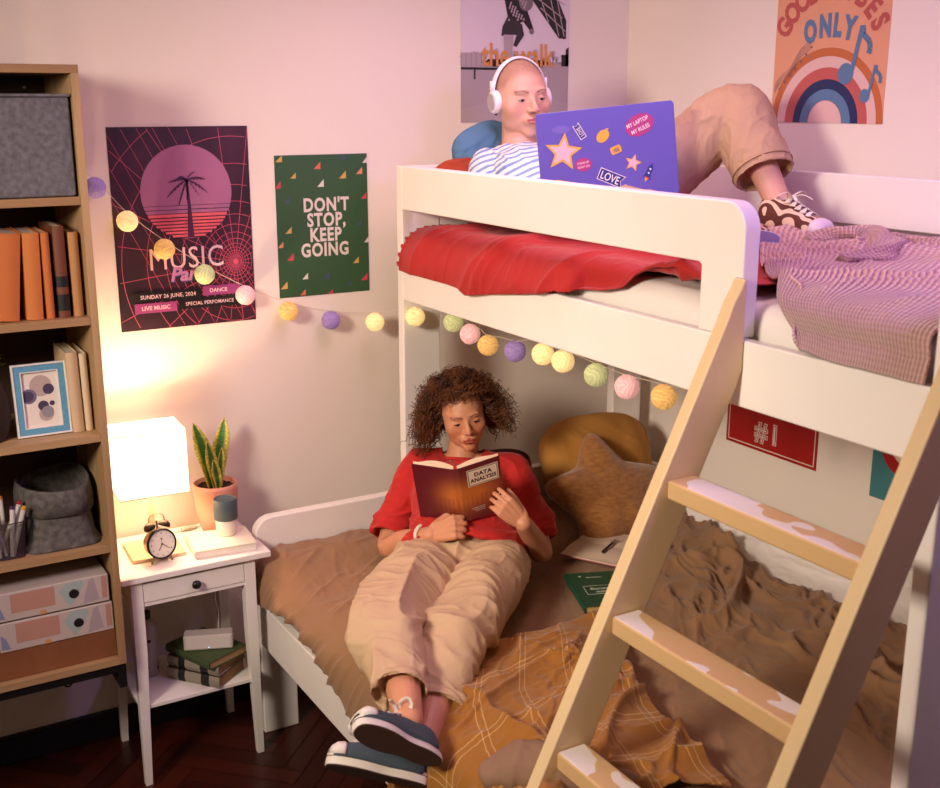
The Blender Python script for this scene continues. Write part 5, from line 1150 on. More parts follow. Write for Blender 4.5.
def hand(mb, w, d, n, s, curls, spread=.0, L=1.0, thumb=None):
    """w wrist, d towards knuckles, n palm side, s thumb side; curls = 4 triples of degrees"""
    d = Vector(d).normalized(); s = Vector(s); s = (s - d * s.dot(d)).normalized(); n0 = Vector(n); n = d.cross(s); n = n if n.dot(n0) > 0 else -n; w = Vector(w)
    lens = [.070, .078, .073, .058]; tips = []
    for i in range(4):
        off = (.0285 - .019 * i) * L; k = w + d * ((.090 - .003 * abs(i - 1)) * L) + s * off
        mb.limb([w + s * off * .45 + d * .002, w + d * .045 * L + s * off * .8, k], [(.0125 * L, .0115 * L), (.0125 * L, .012 * L), (.0105 * L, .0105 * L)], 12, 4)
        ang = 0; p = k; pts = [k]; sp = (1.5 - i) * spread; 
        for j, fr in enumerate((.45, .30, .25)):
            ang += math.radians(curls[i][j]); dd = (d * math.cos(ang) + n * math.sin(ang) + s * sp).normalized(); p = p + dd * lens[i] * fr * L; pts.append(p)
        mb.limb(pts, [.0088 * L, .0080 * L, .0074 * L, .0064 * L], 12, 4); tips.append(pts)
    t = thumb or (.55, .60, .45, 25); b = w + d * .018 * L + s * .022 * L; td = (d * t[0] + s * t[1] + n * t[2]).normalized(); p1 = b + td * .042 * L; td2 = (td * math.cos(math.radians(t[3])) + (d * .7 + n * .5).normalized() * math.sin(math.radians(t[3]))).normalized(); p2 = p1 + td2 * .034 * L; p3 = p2 + (td2 * .8 + d * .3).normalized() * .026 * L
    mb.limb([w + s * .01 * L, b, p1, p2, p3], [.013 * L, .0140 * L, .0112 * L, .0100 * L, .0075 * L], 12, 4)
    mb.limb([w - d * .004, w + d * .055 * L + n * .002], [(.024 * L, .015 * L), (.034 * L, .0135 * L)], 16, 4, up=n); return tips
def limb_taper(mb, a, b, c, r): mb.limb([a, Vector(a).lerp(Vector(b), .5), b, Vector(b).lerp(Vector(c), .35), c], r, 20, 6)
Rv = Vector((math.cos(yaw), -math.sin(yaw), 0)); Zv = Vector((0, 0, 1))
def shoe(parent, T, canvas, rubber, out, stripe=True, L=.262):
    """canvas low-top; local +Y toe, +X outside, +Z up from sole"""
    def outline(t):   # t 0..2pi
        y = math.cos(t); x = math.sin(t); yy = y * L / 2; k = .5 + .5 * y; w = (.031 + .016 * k - .010 * math.exp(-((k - .42) / .18) ** 2)) * (1 if x > 0 else .93); return (math.copysign(abs(x) ** .72, x) * w + .006 * k * (1 - k) * 2 * 0, yy)
    n = 56; O_ = [outline(2 * PI * i / n) for i in range(n)]
    def ring(z, k=1.0, dx=0): return [(x * k, y * (1 + (k - 1) * .35), z) for x, y in O_]
    m = MB(); m.T = T; m.loft([ring(0, .97), ring(.003, 1.0), ring(.024, 1.0), ring(.030, .97), ring(.030, .85)]); r = m.build('rubber_sole', rubber, parent, smooth=False, bevel=.001)
    for p in r.data.polygons: p.use_smooth = True
    m = MB(); m.T = T; m.loft([ring(-.0025, .93), ring(.001, .95)]); m.build('outsole', out, r)
    m = MB(); m.T = T; m.tube([(x * 1.006, y * 1.003, .0205) for x, y in O_ + O_[:1]], .0012, 5); m.build('pinstripe', mat('sole_stripe', '#4a1f28', .6), r)
    # upper: rings along y from toe to heel
    st = [(.124, .018, .046), (.112, .034, .056), (.095, .041, .062), (.070, .043, .068), (.040, .041, .078), (.010, .038, .090), (-.015, .036, .100), (-.040, .035, .106), (-.070, .034, .108), (-.100, .031, .106), (-.122, .020, .096)]
    m = MB(); m.T = T; rings = []
    for y, w, h in st:
        rg = []
        for k in range(17):
            a = PI * k / 16; rg.append((math.cos(a) * w * (1 - .22 * math.sin(a) ** 2 * (h > .08)), y, .022 + (h - .022) * math.sin(a) ** .7))
        rings.append(rg + [(-w * .9, y, .018), (w * .9, y, .018)])
    m.loft(rings); up_ = m.build('canvas_upper', canvas, parent, smooth=True, subd=1)
    m = MB(); m.T = T; rings = []
    for y, w, h in ((.1285, .020, .036), (.124, .033, .047), (.112, .0425, .058), (.096, .0445, .0625), (.090, .043, .061)):
        rings.append([(math.cos(PI * k / 16) * w, y, .024 + (h - .024) * math.sin(PI * k / 16) ** .7 + .001) for k in range(17)])
    m.loft(rings, cap=False); m.build('toe_cap', rubber, parent, smooth=True, solid=.001)
    lc = mat('laces_cream', '#ddd3c4', .8)
    for i in range(5):
        y = .066 - i * .019; h = .0715 + i * .0075; m = MB(); m.T = T; w = .019
        m.tube([(-w, y + .004, h - .006), (-w * .4, y, h + .0025), (w * .4, y - .004, h + .0025), (w, y - .008, h - .006)], [(.0052, .0020)] * 4, 6); m.tube([(w, y + .004, h - .006), (w * .4, y, h + .004), (-w * .4, y - .004, h + .004), (-w, y - .008, h - .006)], [(.0052, .0020)] * 4, 6); m.build('lace', lc, parent)
    m = MB(); m.T = T; c0 = Vector((0, -.020, .104))
    for sg in (-1, 1):
        m.tube(catmull([c0, c0 + Vector((sg * .024, .014, .020)), c0 + Vector((sg * .050, .010, .016)), c0 + Vector((sg * .040, -.006, .004)), c0], 6), [(.0050, .0018)] * 25, 6); m.tube(catmull([c0, c0 + Vector((sg * .018, .030, .014)), c0 + Vector((sg * .034, .056, .002))], 6), [(.0045, .0016)] * 13, 6)
    m.build('lace_bow', lc, parent)
def basis(X, Y, Z, O, s=1.0): return Matrix(((X[0] * s, Y[0] * s, Z[0] * s, O[0]), (X[1] * s, Y[1] * s, Z[1] * s, O[1]), (X[2] * s, Y[2] * s, Z[2] * s, O[2]), (0, 0, 0, 1)))
def wrinkle(co, no, spec, lim=None):
    """spec: list of (freq vec, dir axis rotation matrix or None, amp, oct, warp)"""
    d = 0
    for f, M, a, o, w in spec:
        q = co if M is None else co @ np.array(M); d = d + ridge(q * np.array(f), o, w) * a
    return co + no * d[:, None]

# ---------------------------------------------------------------- person reading on the lower bed
pa = thing('person', (1.634, 2.81, .62), 'person with curly brown hair in a red t-shirt reading on the lower bed', 'person')
Ta = Matrix.Translation((1.806, 3.112, 1.104)) @ Matrix.Rotation(math.radians(-20), 4, 'Z') @ Matrix.Rotation(math.radians(-9), 4, 'Y') @ Matrix.Rotation(math.radians(7), 4, 'X') @ Matrix.Scale(.965, 4)
SK = '#cc8d6a'
m = MB(); add_head(m, Ta, fat=.004)
shR, shL = Vector((1.664, 3.185, .918)), Vector((1.940, 2.990, .925)); elR, elL = Vector((1.510, 3.070, .722)), Vector((1.914, 2.798, .715)); wrR, wrL = Vector((1.536, 2.832, .832)), Vector((1.772, 2.688, .870))
hipR, hipL = Vector((1.526, 2.835, .728)), Vector((1.708, 2.735, .730)); knR, knL = Vector((1.209, 2.441, .775)), Vector((1.360, 2.376, .745)); anR, anL = Vector((1.070, 2.090, .722)), Vector((1.125, 2.118, .628))
nk = Vector((1.815, 3.125, .958)); m.limb([Ta @ Vector((0, .012, -.035)), Ta @ Vector((0, .012, -.085)), nk, nk + Vector((-.01, -.005, -.06))], [.052, .050, .053, .07], 24, 6)
m.limb([(1.634, 2.83, .725), (1.70, 2.92, .775), (1.765, 3.03, .85), (1.805, 3.11, .905)], [(.155, .085), (.125, .080), (.150, .090), (.135, .06)], 28, 6, up=(-.2, -.4, .9))
m.limb([shR, nk + Vector((0, 0, -.045)), shL], [.045, .055, .045], 16, 6)
limb_taper(m, shR, elR, wrR, [.046, .040, .036, .036, .026]); limb_taper(m, shL, elL, wrL, [.046, .040, .036, .036, .026])
limb_taper(m, hipR, knR, anR, [.080, .070, .052, .050, .034]); limb_taper(m, hipL, knL, anL, [.080, .070, .052, .050, .034])
Cv = Vector((-.43, -.75, .50)).normalized(); Uv = (Zv - Cv * Zv.dot(Cv)).normalized(); Rc = Rv
# right hand (picture left): fist round the lower spine of the book; left hand: fingers across the front cover
hand(m, wrR, Rc * .70 + Uv * .16 + Cv * .50, -Cv, Uv, [(58, 88, 55), (60, 90, 55), (62, 90, 55), (64, 90, 55)], thumb=(.75, .5, .35, 30))
hand(m, wrL, -Rc * .62 + Uv * .50 + Cv * .42, -Cv - Rc * .3, Uv * .6 + Rc * .75, [(30, 28, 14), (34, 32, 16), (38, 36, 18), (44, 40, 20)], spread=.02, L=.93, thumb=(.6, .35, .7, 20))
for an, D_ in ((anR, 0), (anL, 1)): pass
co, fs, no = remesh(m, .0024, 2)
col = head_colors(co, Ta, SK, '#a8483e', '#1e0f08', '#c87858')
M_skinA = mat('skin', '#c08062', .5, attr=True, bump=(220, .12), sub=.12)
np_obj('body', co, fs, M_skinA, pa, col=col)
eye_parts(Ta, pa, look=-.3, open_=.0058, side=.0015, iris='#140a06', white='#8a7468', lashw=.0013)

# shirt: hollow hem and sleeves, oversize
m = MB()
m.limb([(1.795, 3.115, .915), (1.775, 3.055, .880), (1.725, 2.96, .84), (1.675, 2.875, .785), (1.625, 2.80, .745)], [(.110, .045), (.165, .095), (.165, .108), (.178, .110), (.195, .108)], 40, 6, up=(-.25, -.5, .85), ends=(True, False), inset=.008)
m.limb([shR + Vector((.05, -.03, .012)), shR, shR.lerp(elR, .45), shR.lerp(elR, .92) + Vector((-.005, 0, .005))], [.050, .056, .058, .064], 32, 6, ends=(True, False), inset=.007)
m.limb([shL + Vector((-.05, .03, .012)), shL, shL.lerp(elL, .45), shL.lerp(elL, .88) + Vector((.005, 0, .0))], [.050, .056, .058, .064], 32, 6, ends=(True, False), inset=.007)
m.limb([shR, nk + Vector((0, 0, -.042)), shL], [.050, .058, .050], 20, 6)
co, fs, no = remesh(m, .005, 6)
bl = np.exp(-((co[:, 2] - .80) / .10) ** 2); co = wrinkle(co, no, [((4, 4, 8), None, .016, 1, .7), ((9, 9, 14), None, .008, 2, .9)]); co = co + no * (bl * .012 * ridge(co * np.array([7, 7, 20]), 2, .6))[:, None] - no * .008
co[:, 2] = np.maximum(co[:, 2], .640)
# neck opening: remove cloth around the neck
ni = Ta.inverted()
ax = (nk - (Ta @ Vector((0, .012, -.06)))).normalized(); cN = nk + Vector((0, 0, .0)); rel = co - np.array(cN); al = rel @ np.array(ax); rad = np.linalg.norm(rel - al[:, None] * np.array(ax), axis=1); kill = (al < .05) & (al > -.10) & (rad < .066) & ((co - np.array(cN)) @ np.array([-.3, -.5, .8]) > -.012)
ff = [f for f in fs if not any(kill[i] for i in f)]
np_obj('shirt', co, ff, mat('red_cotton', '#b4170f', .82, bump=(350, .2), sheen=.1), pa)
m = MB(); X_, Y_ = frame_of(ax)
def vup(t):
    q = (X_ * math.cos(t) + Y_ * math.sin(t)); return q.dot(Vector((.5, .85, 0)))
m.tube([cN + ax * (.012 + .018 * vup(t)) + (X_ * math.cos(t) + Y_ * math.sin(t)) * .067 for t in np.linspace(0, 2 * PI, 41)], .0055, 8); m.build('collar', mat('red_cotton', '#b4170f'), pa, smooth=True)
# necklace of small beads
nc = ['#d8cfc0', '#c9a060', '#4a7a6a', '#b04a3a', '#e0d8c8', '#5a6a8a']
for i in range(40):
    t = 2 * PI * i / 40; p = cN + ax * (.022 + .024 * vup(t)) + (X_ * math.cos(t) + Y_ * math.sin(t)) * .0605
    MB().sphere(p, .0034, 8, 6).build('necklace_bead', mat('bead_%d' % (i % 6), nc[i % 6], .4), pa, smooth=True)
# trousers
m = MB()
m.limb([(1.672, 2.872, .775), (1.65, 2.84, .745), (1.61, 2.785, .730)], [(.168, .088), (.178, .098), (.165, .095)], 36, 6, up=(-.25, -.5, .85))
hmR, hmL = Vector((1.094, 2.185, .740)), Vector((1.195, 2.200, .660))
m.limb([hipR, hipR.lerp(knR, .5) + Vector((-.015, .01, .008)), knR + Vector((-.02, .015, .0)), knR.lerp(hmR, .5), hmR], [(.106, .100), (.106, .092), (.094, .084), (.082, .070), (.070, .056)], 32, 7, up=(0, 0, 1), ends=(True, False), inset=.007)
m.limb([hipL, hipL.lerp(knL, .5) + Vector((.02, .0, .0)), knL + Vector((.01, .01, -.01)), knL.lerp(hmL, .5), hmL], [(.108, .100), (.102, .088), (.090, .078), (.086, .066), (.082, .052)], 32, 7, up=(0, 0, 1), ends=(True, False), inset=.007)
co, fs, no = remesh(m, .005, 5)
leg = Vector(knR - hipR).normalized(); a_ = math.atan2(leg.y, leg.x); Mx = Matrix.Rotation(-a_, 3, 'Z')
A2 = np.array([[math.cos(.9), -math.sin(.9), 0], [math.sin(.9), math.cos(.9), 0], [0, 0, 1]])
co = wrinkle(co, no, [((2.2, 8, 4), A2, .020, 1, .7), ((3.5, 12, 6), A2.T, .012, 2, .8), ((14, 14, 14), None, .003, 2, .8)]) - no * .012
tz = co[:, 2] < .612; co[tz, 2] = .612 + (co[tz, 2] - .612) * .15
M_khaki = mat('khaki_twill', '#c0a17d', .85, bump=(500, .2))
tr = np_obj('trousers', co, fs, M_khaki, pa)
# bracelet and rings
def ringat(name, c, axis, r, th, m_, par): X_, Y_ = frame_of(axis); MB().tube([Vector(c) + (X_ * math.cos(t) + Y_ * math.sin(t)) * r for t in np.linspace(0, 2 * PI, 25)], th, 8).build(name, m_, par, smooth=True)
bc = elR.lerp(wrR, .86); ringat('bracelet', bc, wrR - elR, .034, .0062, mat('bracelet_cream', '#ddd2c0', .5), pa)
# shoes of the reader
Lc = -Rc
def shoe_T(center, tdir, ndir):   # tdir toes, ndir out of the sole
    Y = Vector(tdir).normalized(); Z = -(Vector(ndir) - Y * Vector(ndir).dot(Y)).normalized(); X = Y.cross(Z); return basis(X, Y, Z, center)
M_cnv = mat('canvas_slate', '#3f4b55', .85, bump=(500, .3)); M_rub = mat('rubber_white', '#ddd2c8', .5); M_out = mat('outsole_brown', '#3a241a', .7, bump=(80, .6))
tR = (Lc * .70 + Uv * .30 + Cv * .50).normalized(); nR = Cv * .72 - Uv * .70 - Lc * .15
TR_ = shoe_T(anR + tR * .045 + nR.normalized() * .082 + Rc * .006 - Uv * .012, tR, nR) @ Matrix.Scale(.92, 4); shoe(pa, TR_, M_cnv, M_rub, M_out)
tL = (Lc * .92 + Uv * .20 + Cv * .20).normalized(); nL = -Uv * .93 + Cv * .30
TL_ = shoe_T(anL + tL * .060 + nL.normalized() * .084 + Lc * .052, tL, nL) @ Matrix.Scale(.93, 4); shoe(pa, TL_, M_cnv, M_rub, M_out)

# hair: curls
def curly():
    hc = Ta @ Vector((0, .022, .018)); Rt = Ta.to_3x3(); m = MB(); m.T = None
    # inner volume
    inner = MB(); inner.sphere((0, 0, 0), 1, 64, 44); a = np.array(inner.v); L_ = a * np.array([.102, .104, .096]) + np.array([0, .034, .018])
    face = (L_[:, 1] < .0); ax_ = np.abs(L_[:, 0])
    # pull the volume behind the face plane
    lim = np.where(L_[:, 2] > .074, -.095, np.where(ax_ < .066, .004, -.022)); L_[:, 1] = np.where(L_[:, 1] < lim, lim + (L_[:, 1] - lim) * .05, L_[:, 1])
    low = L_[:, 2] < -.02; L_ += (fbm(L_ * 60, 3) * .014)[:, None] * a
    RT = np.array(Ta); W_ = L_ @ RT[:3, :3].T + RT[:3, 3]; inner.v = [tuple(q) for q in W_.tolist()]
    hr = inner.build('hair', mat('hair_dark', '#1f0f08', .9), pa, smooth=True)
    M_curl = mat('hair_brown', '#3e1d0d', .42, vary=('#744019', 24))
    n = 2100; cnt = 0; rnd = random.Random(5)
    while cnt < n:
        z = rnd.uniform(-.65, 1); t = rnd.uniform(0, 2 * PI); q = math.sqrt(max(0, 1 - z * z)); d = Vector((q * math.cos(t), q * math.sin(t), z))
        front = d.y < -.15
        if front and d.z < .56 and abs(d.x) < .80: continue
        if d.y < -.55 and d.z < .62: continue
        root = Vector((d.x * .082, d.y * .092 + .018, d.z * .088 + .028))
        out = Vector((d.x, d.y * .85 + .05, d.z * .75 + .05)).normalized(); droop = rnd.uniform(.02, .095 if d.x < 0 else .080) * (1 - max(0, d.z) * .8)
        ln = rnd.uniform(.036, .070) * (1 + (.14 if d.x < 0 else -.06) * abs(d.x)); end = root + out * ln + Vector((0, 0, -droop - .012)) + Vector((d.x * .014, 0, 0))
        if front:
            sx = (1 if d.x > .01 else -1) if abs(d.x) > .12 else rnd.choice((-1, 1)); end.x += sx * rnd.uniform(.02, .05); end.y = max(end.y, -.112)
            if abs(end.x) < .052 and end.z < .060: end.z = .068 + rnd.uniform(0, .02)
            if abs(end.x) >= .052: end.x = sx * max(abs(end.x), .060)
        if end.z < -.03 and end.y < -.01: end.x = math.copysign(max(abs(end.x), .066), end.x)
        k = 30; turns = rnd.uniform(2.2, 4.2); hr_ = rnd.uniform(.0045, .0085); ph = rnd.uniform(0, 6.28); ctrl = root.lerp(end, .55) + out * .018; pts = []
        dd = (end - root).normalized(); s_, u_ = frame_of(dd)
        for i in range(k + 1):
            f = i / k; c = root * (1 - f) ** 2 + ctrl * 2 * f * (1 - f) + end * f * f; rr = hr_ * min(1, f * 3 + .2); a_ = ph + turns * 2 * PI * f; pts.append(Ta @ (c + s_ * math.cos(a_) * rr + u_ * math.sin(a_) * rr))
        m.tube(pts, [.0016 * (1 - .5 * (i / k)) for i in range(k + 1)], 3, cap=False); cnt += 1
    o = m.build('curls', M_curl, hr, smooth=True, fixn=False); tag(o, kind='stuff')
curly()

# the book in hand
bk = thing('book', (1.62, 2.82, .88), 'open dark red book titled DATA ANALYSIS held by the reading person', 'book')
tl = math.radians(45); Ub = Uv * math.cos(tl) + Cv * math.sin(tl); Nb = Cv * math.cos(tl) - Uv * math.sin(tl); B0 = Vector((1.598, 2.772, .962))
rl = math.radians(7); Xb = Rc * math.cos(rl) + Ub * math.sin(rl); Yb = Ub * math.cos(rl) - Rc * math.sin(rl)
bw, bh = .142, .192
def bpt(u, v, off):   # u signed across, v up, off outwards from the cover
    sg = 1 if u >= 0 else -1; a = math.radians(24 if u < 0 else 22); return B0 + (Xb * math.cos(a) * abs(u) * sg - Nb * math.sin(a) * max(0, abs(u) - .010)) + Yb * v + Nb * off
M_cov = bpy.data.materials.new('book_gradient'); M_cov.use_nodes = True; nt = M_cov.node_tree; N = nt.nodes; L = nt.links; b = N['Principled BSDF']; b.inputs['Roughness'].default_value = .35
at = N.new('ShaderNodeAttribute'); at.attribute_name = 'Col'; L.new(at.outputs['Color'], b.inputs['Base Color'])
nu_, nv_ = 60, 50; P = np.zeros((nu_, nv_, 3)); CC = np.zeros((nu_, nv_, 3)); mar = np.array(lin('#5c1220')[:3]); ora_ = np.array(lin('#b8642a')[:3])
for i, u in enumerate(np.linspace(-bw, bw, nu_)):
    for j, v in enumerate(np.linspace(-bh / 2, bh / 2, nv_)):
        P[i, j] = bpt(u, v, 0); q = math.exp(-((v + .005) / .05) ** 2) * (math.exp(-((u - .055) / .07) ** 2) + .75 * math.exp(-((u + .02) / .05) ** 2)); q = min(1, q); 
        if v < -.01 and v > -.06: q *= .72 + .28 * (math.sin(u * 420) > 0)
        CC[i, j] = mar * (1 - q) + ora_ * q
mb = MB().grid(P); cvr = mb.build('cover', M_cov, bk, smooth=False, solid=.0022, fixn=False); a_ = cvr.data.color_attributes.new('Col', 'FLOAT_COLOR', 'POINT'); a_.data.foreach_set('color', np.hstack([CC.reshape(-1, 3), np.ones((nu_ * nv_, 1))]).ravel())
for sg in (-1, 1):
    rings = []
    for i in range(17):
        f = i / 16; u = sg * (.006 + f * (bw - .010)); th = .018 + .020 * math.sin(PI * min(1, f * 1.1 + .05)) * (1.0 if sg < 0 else .7); base = bpt(u, 0, -.003)
        rings.append([base + Yb * (-bh / 2 + .004), base + Yb * (bh / 2 - .004), base + Yb * (bh / 2 - .004) - Nb * th, base + Yb * (-bh / 2 + .004) - Nb * th])
    MB().loft(rings).build('pages', mat('page_block', '#d9c4a0', .9, bump=(500, .3)), bk)
a = math.radians(22); Xr = (Xb * math.cos(a) - Nb * math.sin(a)).normalized(); Nr = Xr.cross(Yb); Nr = Nr if Nr.dot(Nb) > 0 else -Nr
m = MB(); s = Sheet(m, bpt(.022, -bh / 2, .0025), Xr, Yb, Nr, .0003); 
s.rect(.012, .118, .112, .176, 1, 0); s.rect(.0145, .1205, .1095, .1735, 2, 1); s.rect(.0165, .1225, .1075, .1715, 3, 0)
s.text('DATA', .062, .150, .0180, 5, 1, bold=.04, xs=1.1, space=1.1); s.text('ANALYSIS', .062, .131, .0175, 5, 1, bold=.04, xs=1.0, space=1.1)
m.build('title_label', [mat('label_cream', '#d8c2ac', .6), mat('label_wine', '#34101a', .6)], bk, fixn=False)
m = MB(); s.mb = m
for k in range(3): s.rect(.012 + .006 * k, .040 - k * .006, .056, .0415 - k * .006, 2, 0)
m.build('cover_print', mat('label_cream', '#d8c2ac', .6), bk, fixn=False)
# ---------------------------------------------------------------- person with headphones on the upper bed
pb = thing('person', (2.2, 2.9, 1.68), 'person with shaved head, striped t-shirt and khaki trousers lying on the upper bed', 'person')
hs = 1.08
Tb = Matrix.Translation((2.066, 3.185, 2.104)) @ Matrix.Rotation(math.radians(-8), 4, 'Z') @ Matrix.Rotation(math.radians(-4), 4, 'Y') @ Matrix.Rotation(math.radians(3), 4, 'X') @ Matrix.Scale(hs, 4)
m = MB(); add_head(m, Tb, fat=.010)
nkB = Vector((2.055, 3.165, 1.945)); bR, bL = Vector((1.935, 3.175, 1.885)), Vector((2.215, 3.150, 1.885)); eR, eL = Vector((1.900, 2.990, 1.755)), Vector((2.30, 2.95, 1.80)); wR, wL = Vector((1.975, 2.80, 1.775)), Vector((2.20, 2.78, 1.80))
m.limb([Tb @ Vector((0, .010, -.035)), Tb @ Vector((0, .012, -.085)), nkB, nkB + Vector((0, -.01, -.06))], [.056, .056, .060, .075], 24, 6)
m.limb([(2.11, 2.82, 1.80), (2.08, 2.93, 1.81), (2.065, 3.05, 1.845), (2.06, 3.13, 1.885)], [(.15, .09), (.13, .085), (.15, .09), (.13, .06)], 28, 6, up=(0, -.4, .9))
m.limb([bR, nkB + Vector((0, 0, -.04)), bL], [.046, .055, .046], 16, 6)
limb_taper(m, bR, eR, wR, [.046, .040, .034, .034, .026]); limb_taper(m, bL, eL, wL, [.046, .040, .034, .034, .026])
hRb, hLb = Vector((2.05, 2.80, 1.785)), Vector((2.22, 2.82, 1.785)); kLb = Vector((2.485, 2.630, 2.070)); aLb = Vector((2.470, 2.415, 1.800)); kRb = Vector((2.12, 2.52, 1.775)); aRb = Vector((2.235, 2.27, 1.742))
limb_taper(m, hLb, kLb, aLb, [.085, .070, .052, .048, .036]); limb_taper(m, hRb, kRb, aRb, [.075, .06, .05, .045, .036])
hand(m, wR, (.35, -.9, .05), (0, 0, -1), (.9, .3, 0), [(25, 30, 20)] * 4); hand(m, wL, (-.35, -.9, .05), (0, 0, -1), (-.9, .3, 0), [(25, 30, 20)] * 4)
co, fs, no = remesh(m, .0024, 2)
col = head_colors(co, Tb, '#cd9c86', '#b0585a', '#5a3a2a', '#d08a78', stub='#94705c')
np_obj('body', co, fs, M_skinA, pb, col=col)
eye_parts(Tb, pb, look=-.7, open_=.0056, iris='#262c32', lashw=.0010)
# short stubble
rnd = np.random.RandomState(8); Ti = np.array(Tb.inverted()); Lc_ = co @ Ti[:3, :3].T + Ti[:3, 3]; zl = np.where(Lc_[:, 1] < -.045, .072 - 6 * Lc_[:, 0] ** 2, np.where(Lc_[:, 1] < 0, .014 - Lc_[:, 1] * .6, -.02 - Lc_[:, 1] * .35)); ok = np.where((Lc_[:, 2] > zl) & (np.linalg.norm(Lc_, axis=1) < .15))[0]; pick = rnd.choice(ok, 6500); mb = MB()
for i in pick:
    p = Vector(co[i]) + Vector(rnd.uniform(-.0012, .0012, 3)); n_ = Vector(no[i]); s_, u_ = frame_of(n_); mb.add([p - s_ * .00025, p + s_ * .00025, p + (n_ + u_ * .5) * .0022], [(0, 1, 2)])
tag(mb.build('hair', mat('stubble', '#4a3024', .8), pb, fixn=False), kind='stuff')
# striped shirt
def stripemat():
    m = bpy.data.materials.new('striped_jersey'); m.use_nodes = True; nt = m.node_tree; N = nt.nodes; L = nt.links; b = N['Principled BSDF']; b.inputs['Roughness'].default_value = .85
    a = N.new('ShaderNodeAttribute'); a.attribute_name = 'st'; f = N.new('ShaderNodeMath'); f.operation = 'FRACT'; L.new(a.outputs['Fac'], f.inputs[0]); l = N.new('ShaderNodeMath'); l.operation = 'LESS_THAN'; l.inputs[1].default_value = .42; L.new(f.outputs[0], l.inputs[0])
    mx = N.new('ShaderNodeMix'); mx.data_type = 'RGBA'; L.new(l.outputs[0], mx.inputs[0]); mx.inputs[6].default_value = lin('#e2d8d2'); mx.inputs[7].default_value = lin('#7390bf'); L.new(mx.outputs[2], b.inputs['Base Color']); return m
m = MB()
m.limb([(2.058, 3.150, 1.935), (2.062, 3.07, 1.885), (2.075, 2.98, 1.845), (2.095, 2.90, 1.82), (2.115, 2.82, 1.80)], [(.105, .045), (.170, .09), (.165, .10), (.16, .10), (.165, .095)], 40, 6, up=(0, -.5, .85))
m.limb([bR + Vector((.05, 0, .01)), bR, bR.lerp(eR, .45), bR.lerp(eR, .72)], [.054, .062, .064, .066], 28, 6, ends=(True, False), inset=.006); m.limb([bL + Vector((-.05, 0, .01)), bL, bL.lerp(eL, .45), bL.lerp(eL, .8)], [.054, .062, .064, .066], 28, 6, ends=(True, False), inset=.006)
m.limb([bR, nkB + Vector((0, .0, -.030)), bL], [.052, .060, .052], 20, 6); m.limb([nkB + Vector((0, 0, -.05)), nkB + Vector((0, -.004, .004))], [(.075, .070), (.066, .064)], 28, 4, ends=(False, False))
co, fs, no = remesh(m, .0045, 4); st = None
sv = co @ np.array([.0, .62, .78]); armm = np.minimum(np.linalg.norm(co - np.array(bR.lerp(eR, .5)), axis=1), np.linalg.norm(co - np.array(bL.lerp(eL, .5)), axis=1)); st = sv / .025 + .12 * noise3(co * 12)
co = wrinkle(co, no, [((9, 9, 14), None, .008, 2, .8)]) - no * .004
kill = (np.linalg.norm(co - np.array(nkB + Vector((0, 0, .012))), axis=1) < .058); ff = [f for f in fs if not any(kill[i] for i in f)]
o = np_obj('shirt', co, ff, stripemat(), pb); at = o.data.attributes.new('st', 'FLOAT', 'POINT'); at.data.foreach_set('value', st)
X_, Y_ = frame_of((0, .1, 1)); m = MB(); m.tube([nkB + Vector((0, -.004, .002)) + Vector((math.cos(t) * .068, math.sin(t) * .066, .008 * math.sin(t))) for t in np.linspace(0, 2 * PI, 41)], .006, 8); m.build('collar', mat('collar_white', '#e2d8d2', .85), pb, smooth=True)
for nm, r, dz, mm, th in (('necklace', .070, -.008, mat('necklace_cream', '#d8ccc4', .5), .0018), ('necklace', .064, .012, mat('necklace_copper', '#b06a58', .4, .3), .0024)):
    MB().tube([nkB + Vector((math.cos(t) * r, -.004 + math.sin(t) * r, dz + .012 * math.sin(t) * 1 - (.018 if math.sin(t) < 0 else 0) * abs(math.sin(t)))) for t in np.linspace(0, 2 * PI, 41)], th, 6).build(nm, mm, pb, smooth=True)
# trousers
m = MB(); m.limb([(2.12, 2.86, 1.795), (2.13, 2.78, 1.79)], [(.165, .095), (.17, .095)], 32, 5, up=(0, 0, 1))
hmB = Vector((2.468, 2.482, 1.885))
m.limb([hLb, hLb.lerp(kLb, .5) + Vector((.005, .01, .0)), kLb + Vector((.0, .012, -.002)), kLb.lerp(hmB, .55) + Vector((0, -.0, 0)), hmB], [.115, .104, .086, .090, .088], 36, 8, ends=(True, False), inset=.006)
m.limb([hRb, hRb.lerp(kRb, .5), kRb, kRb.lerp(aRb, .6)], [(.10, .09), (.09, .08), (.085, .075), (.08, .065)], 32, 6, up=(0, 0, 1), ends=(True, False), inset=.006)
co, fs, no = remesh(m, .0045, 3); co = wrinkle(co, no, [((9, 9, 4), None, .010, 2, .8), ((22, 22, 12), None, .004, 2, .8)]) - no * .006
tz = co[:, 2] < 1.694; co[tz, 2] = 1.694 + (co[tz, 2] - 1.694) * .15
tr2 = np_obj('trousers', co, fs, mat('khaki_cotton', '#ad8e70', .85, bump=(450, .2)), pb)
dL = (hmB - kLb).normalized(); X_, Y_ = frame_of(dL)
MB().tube([hmB - dL * .022 + (X_ * math.cos(t) + Y_ * math.sin(t)) * .0905 for t in np.linspace(0, 2 * PI, 49)], .0018, 6).build('hem_seam', mat('khaki_seam', '#8a6648', .9), tr2, smooth=True)
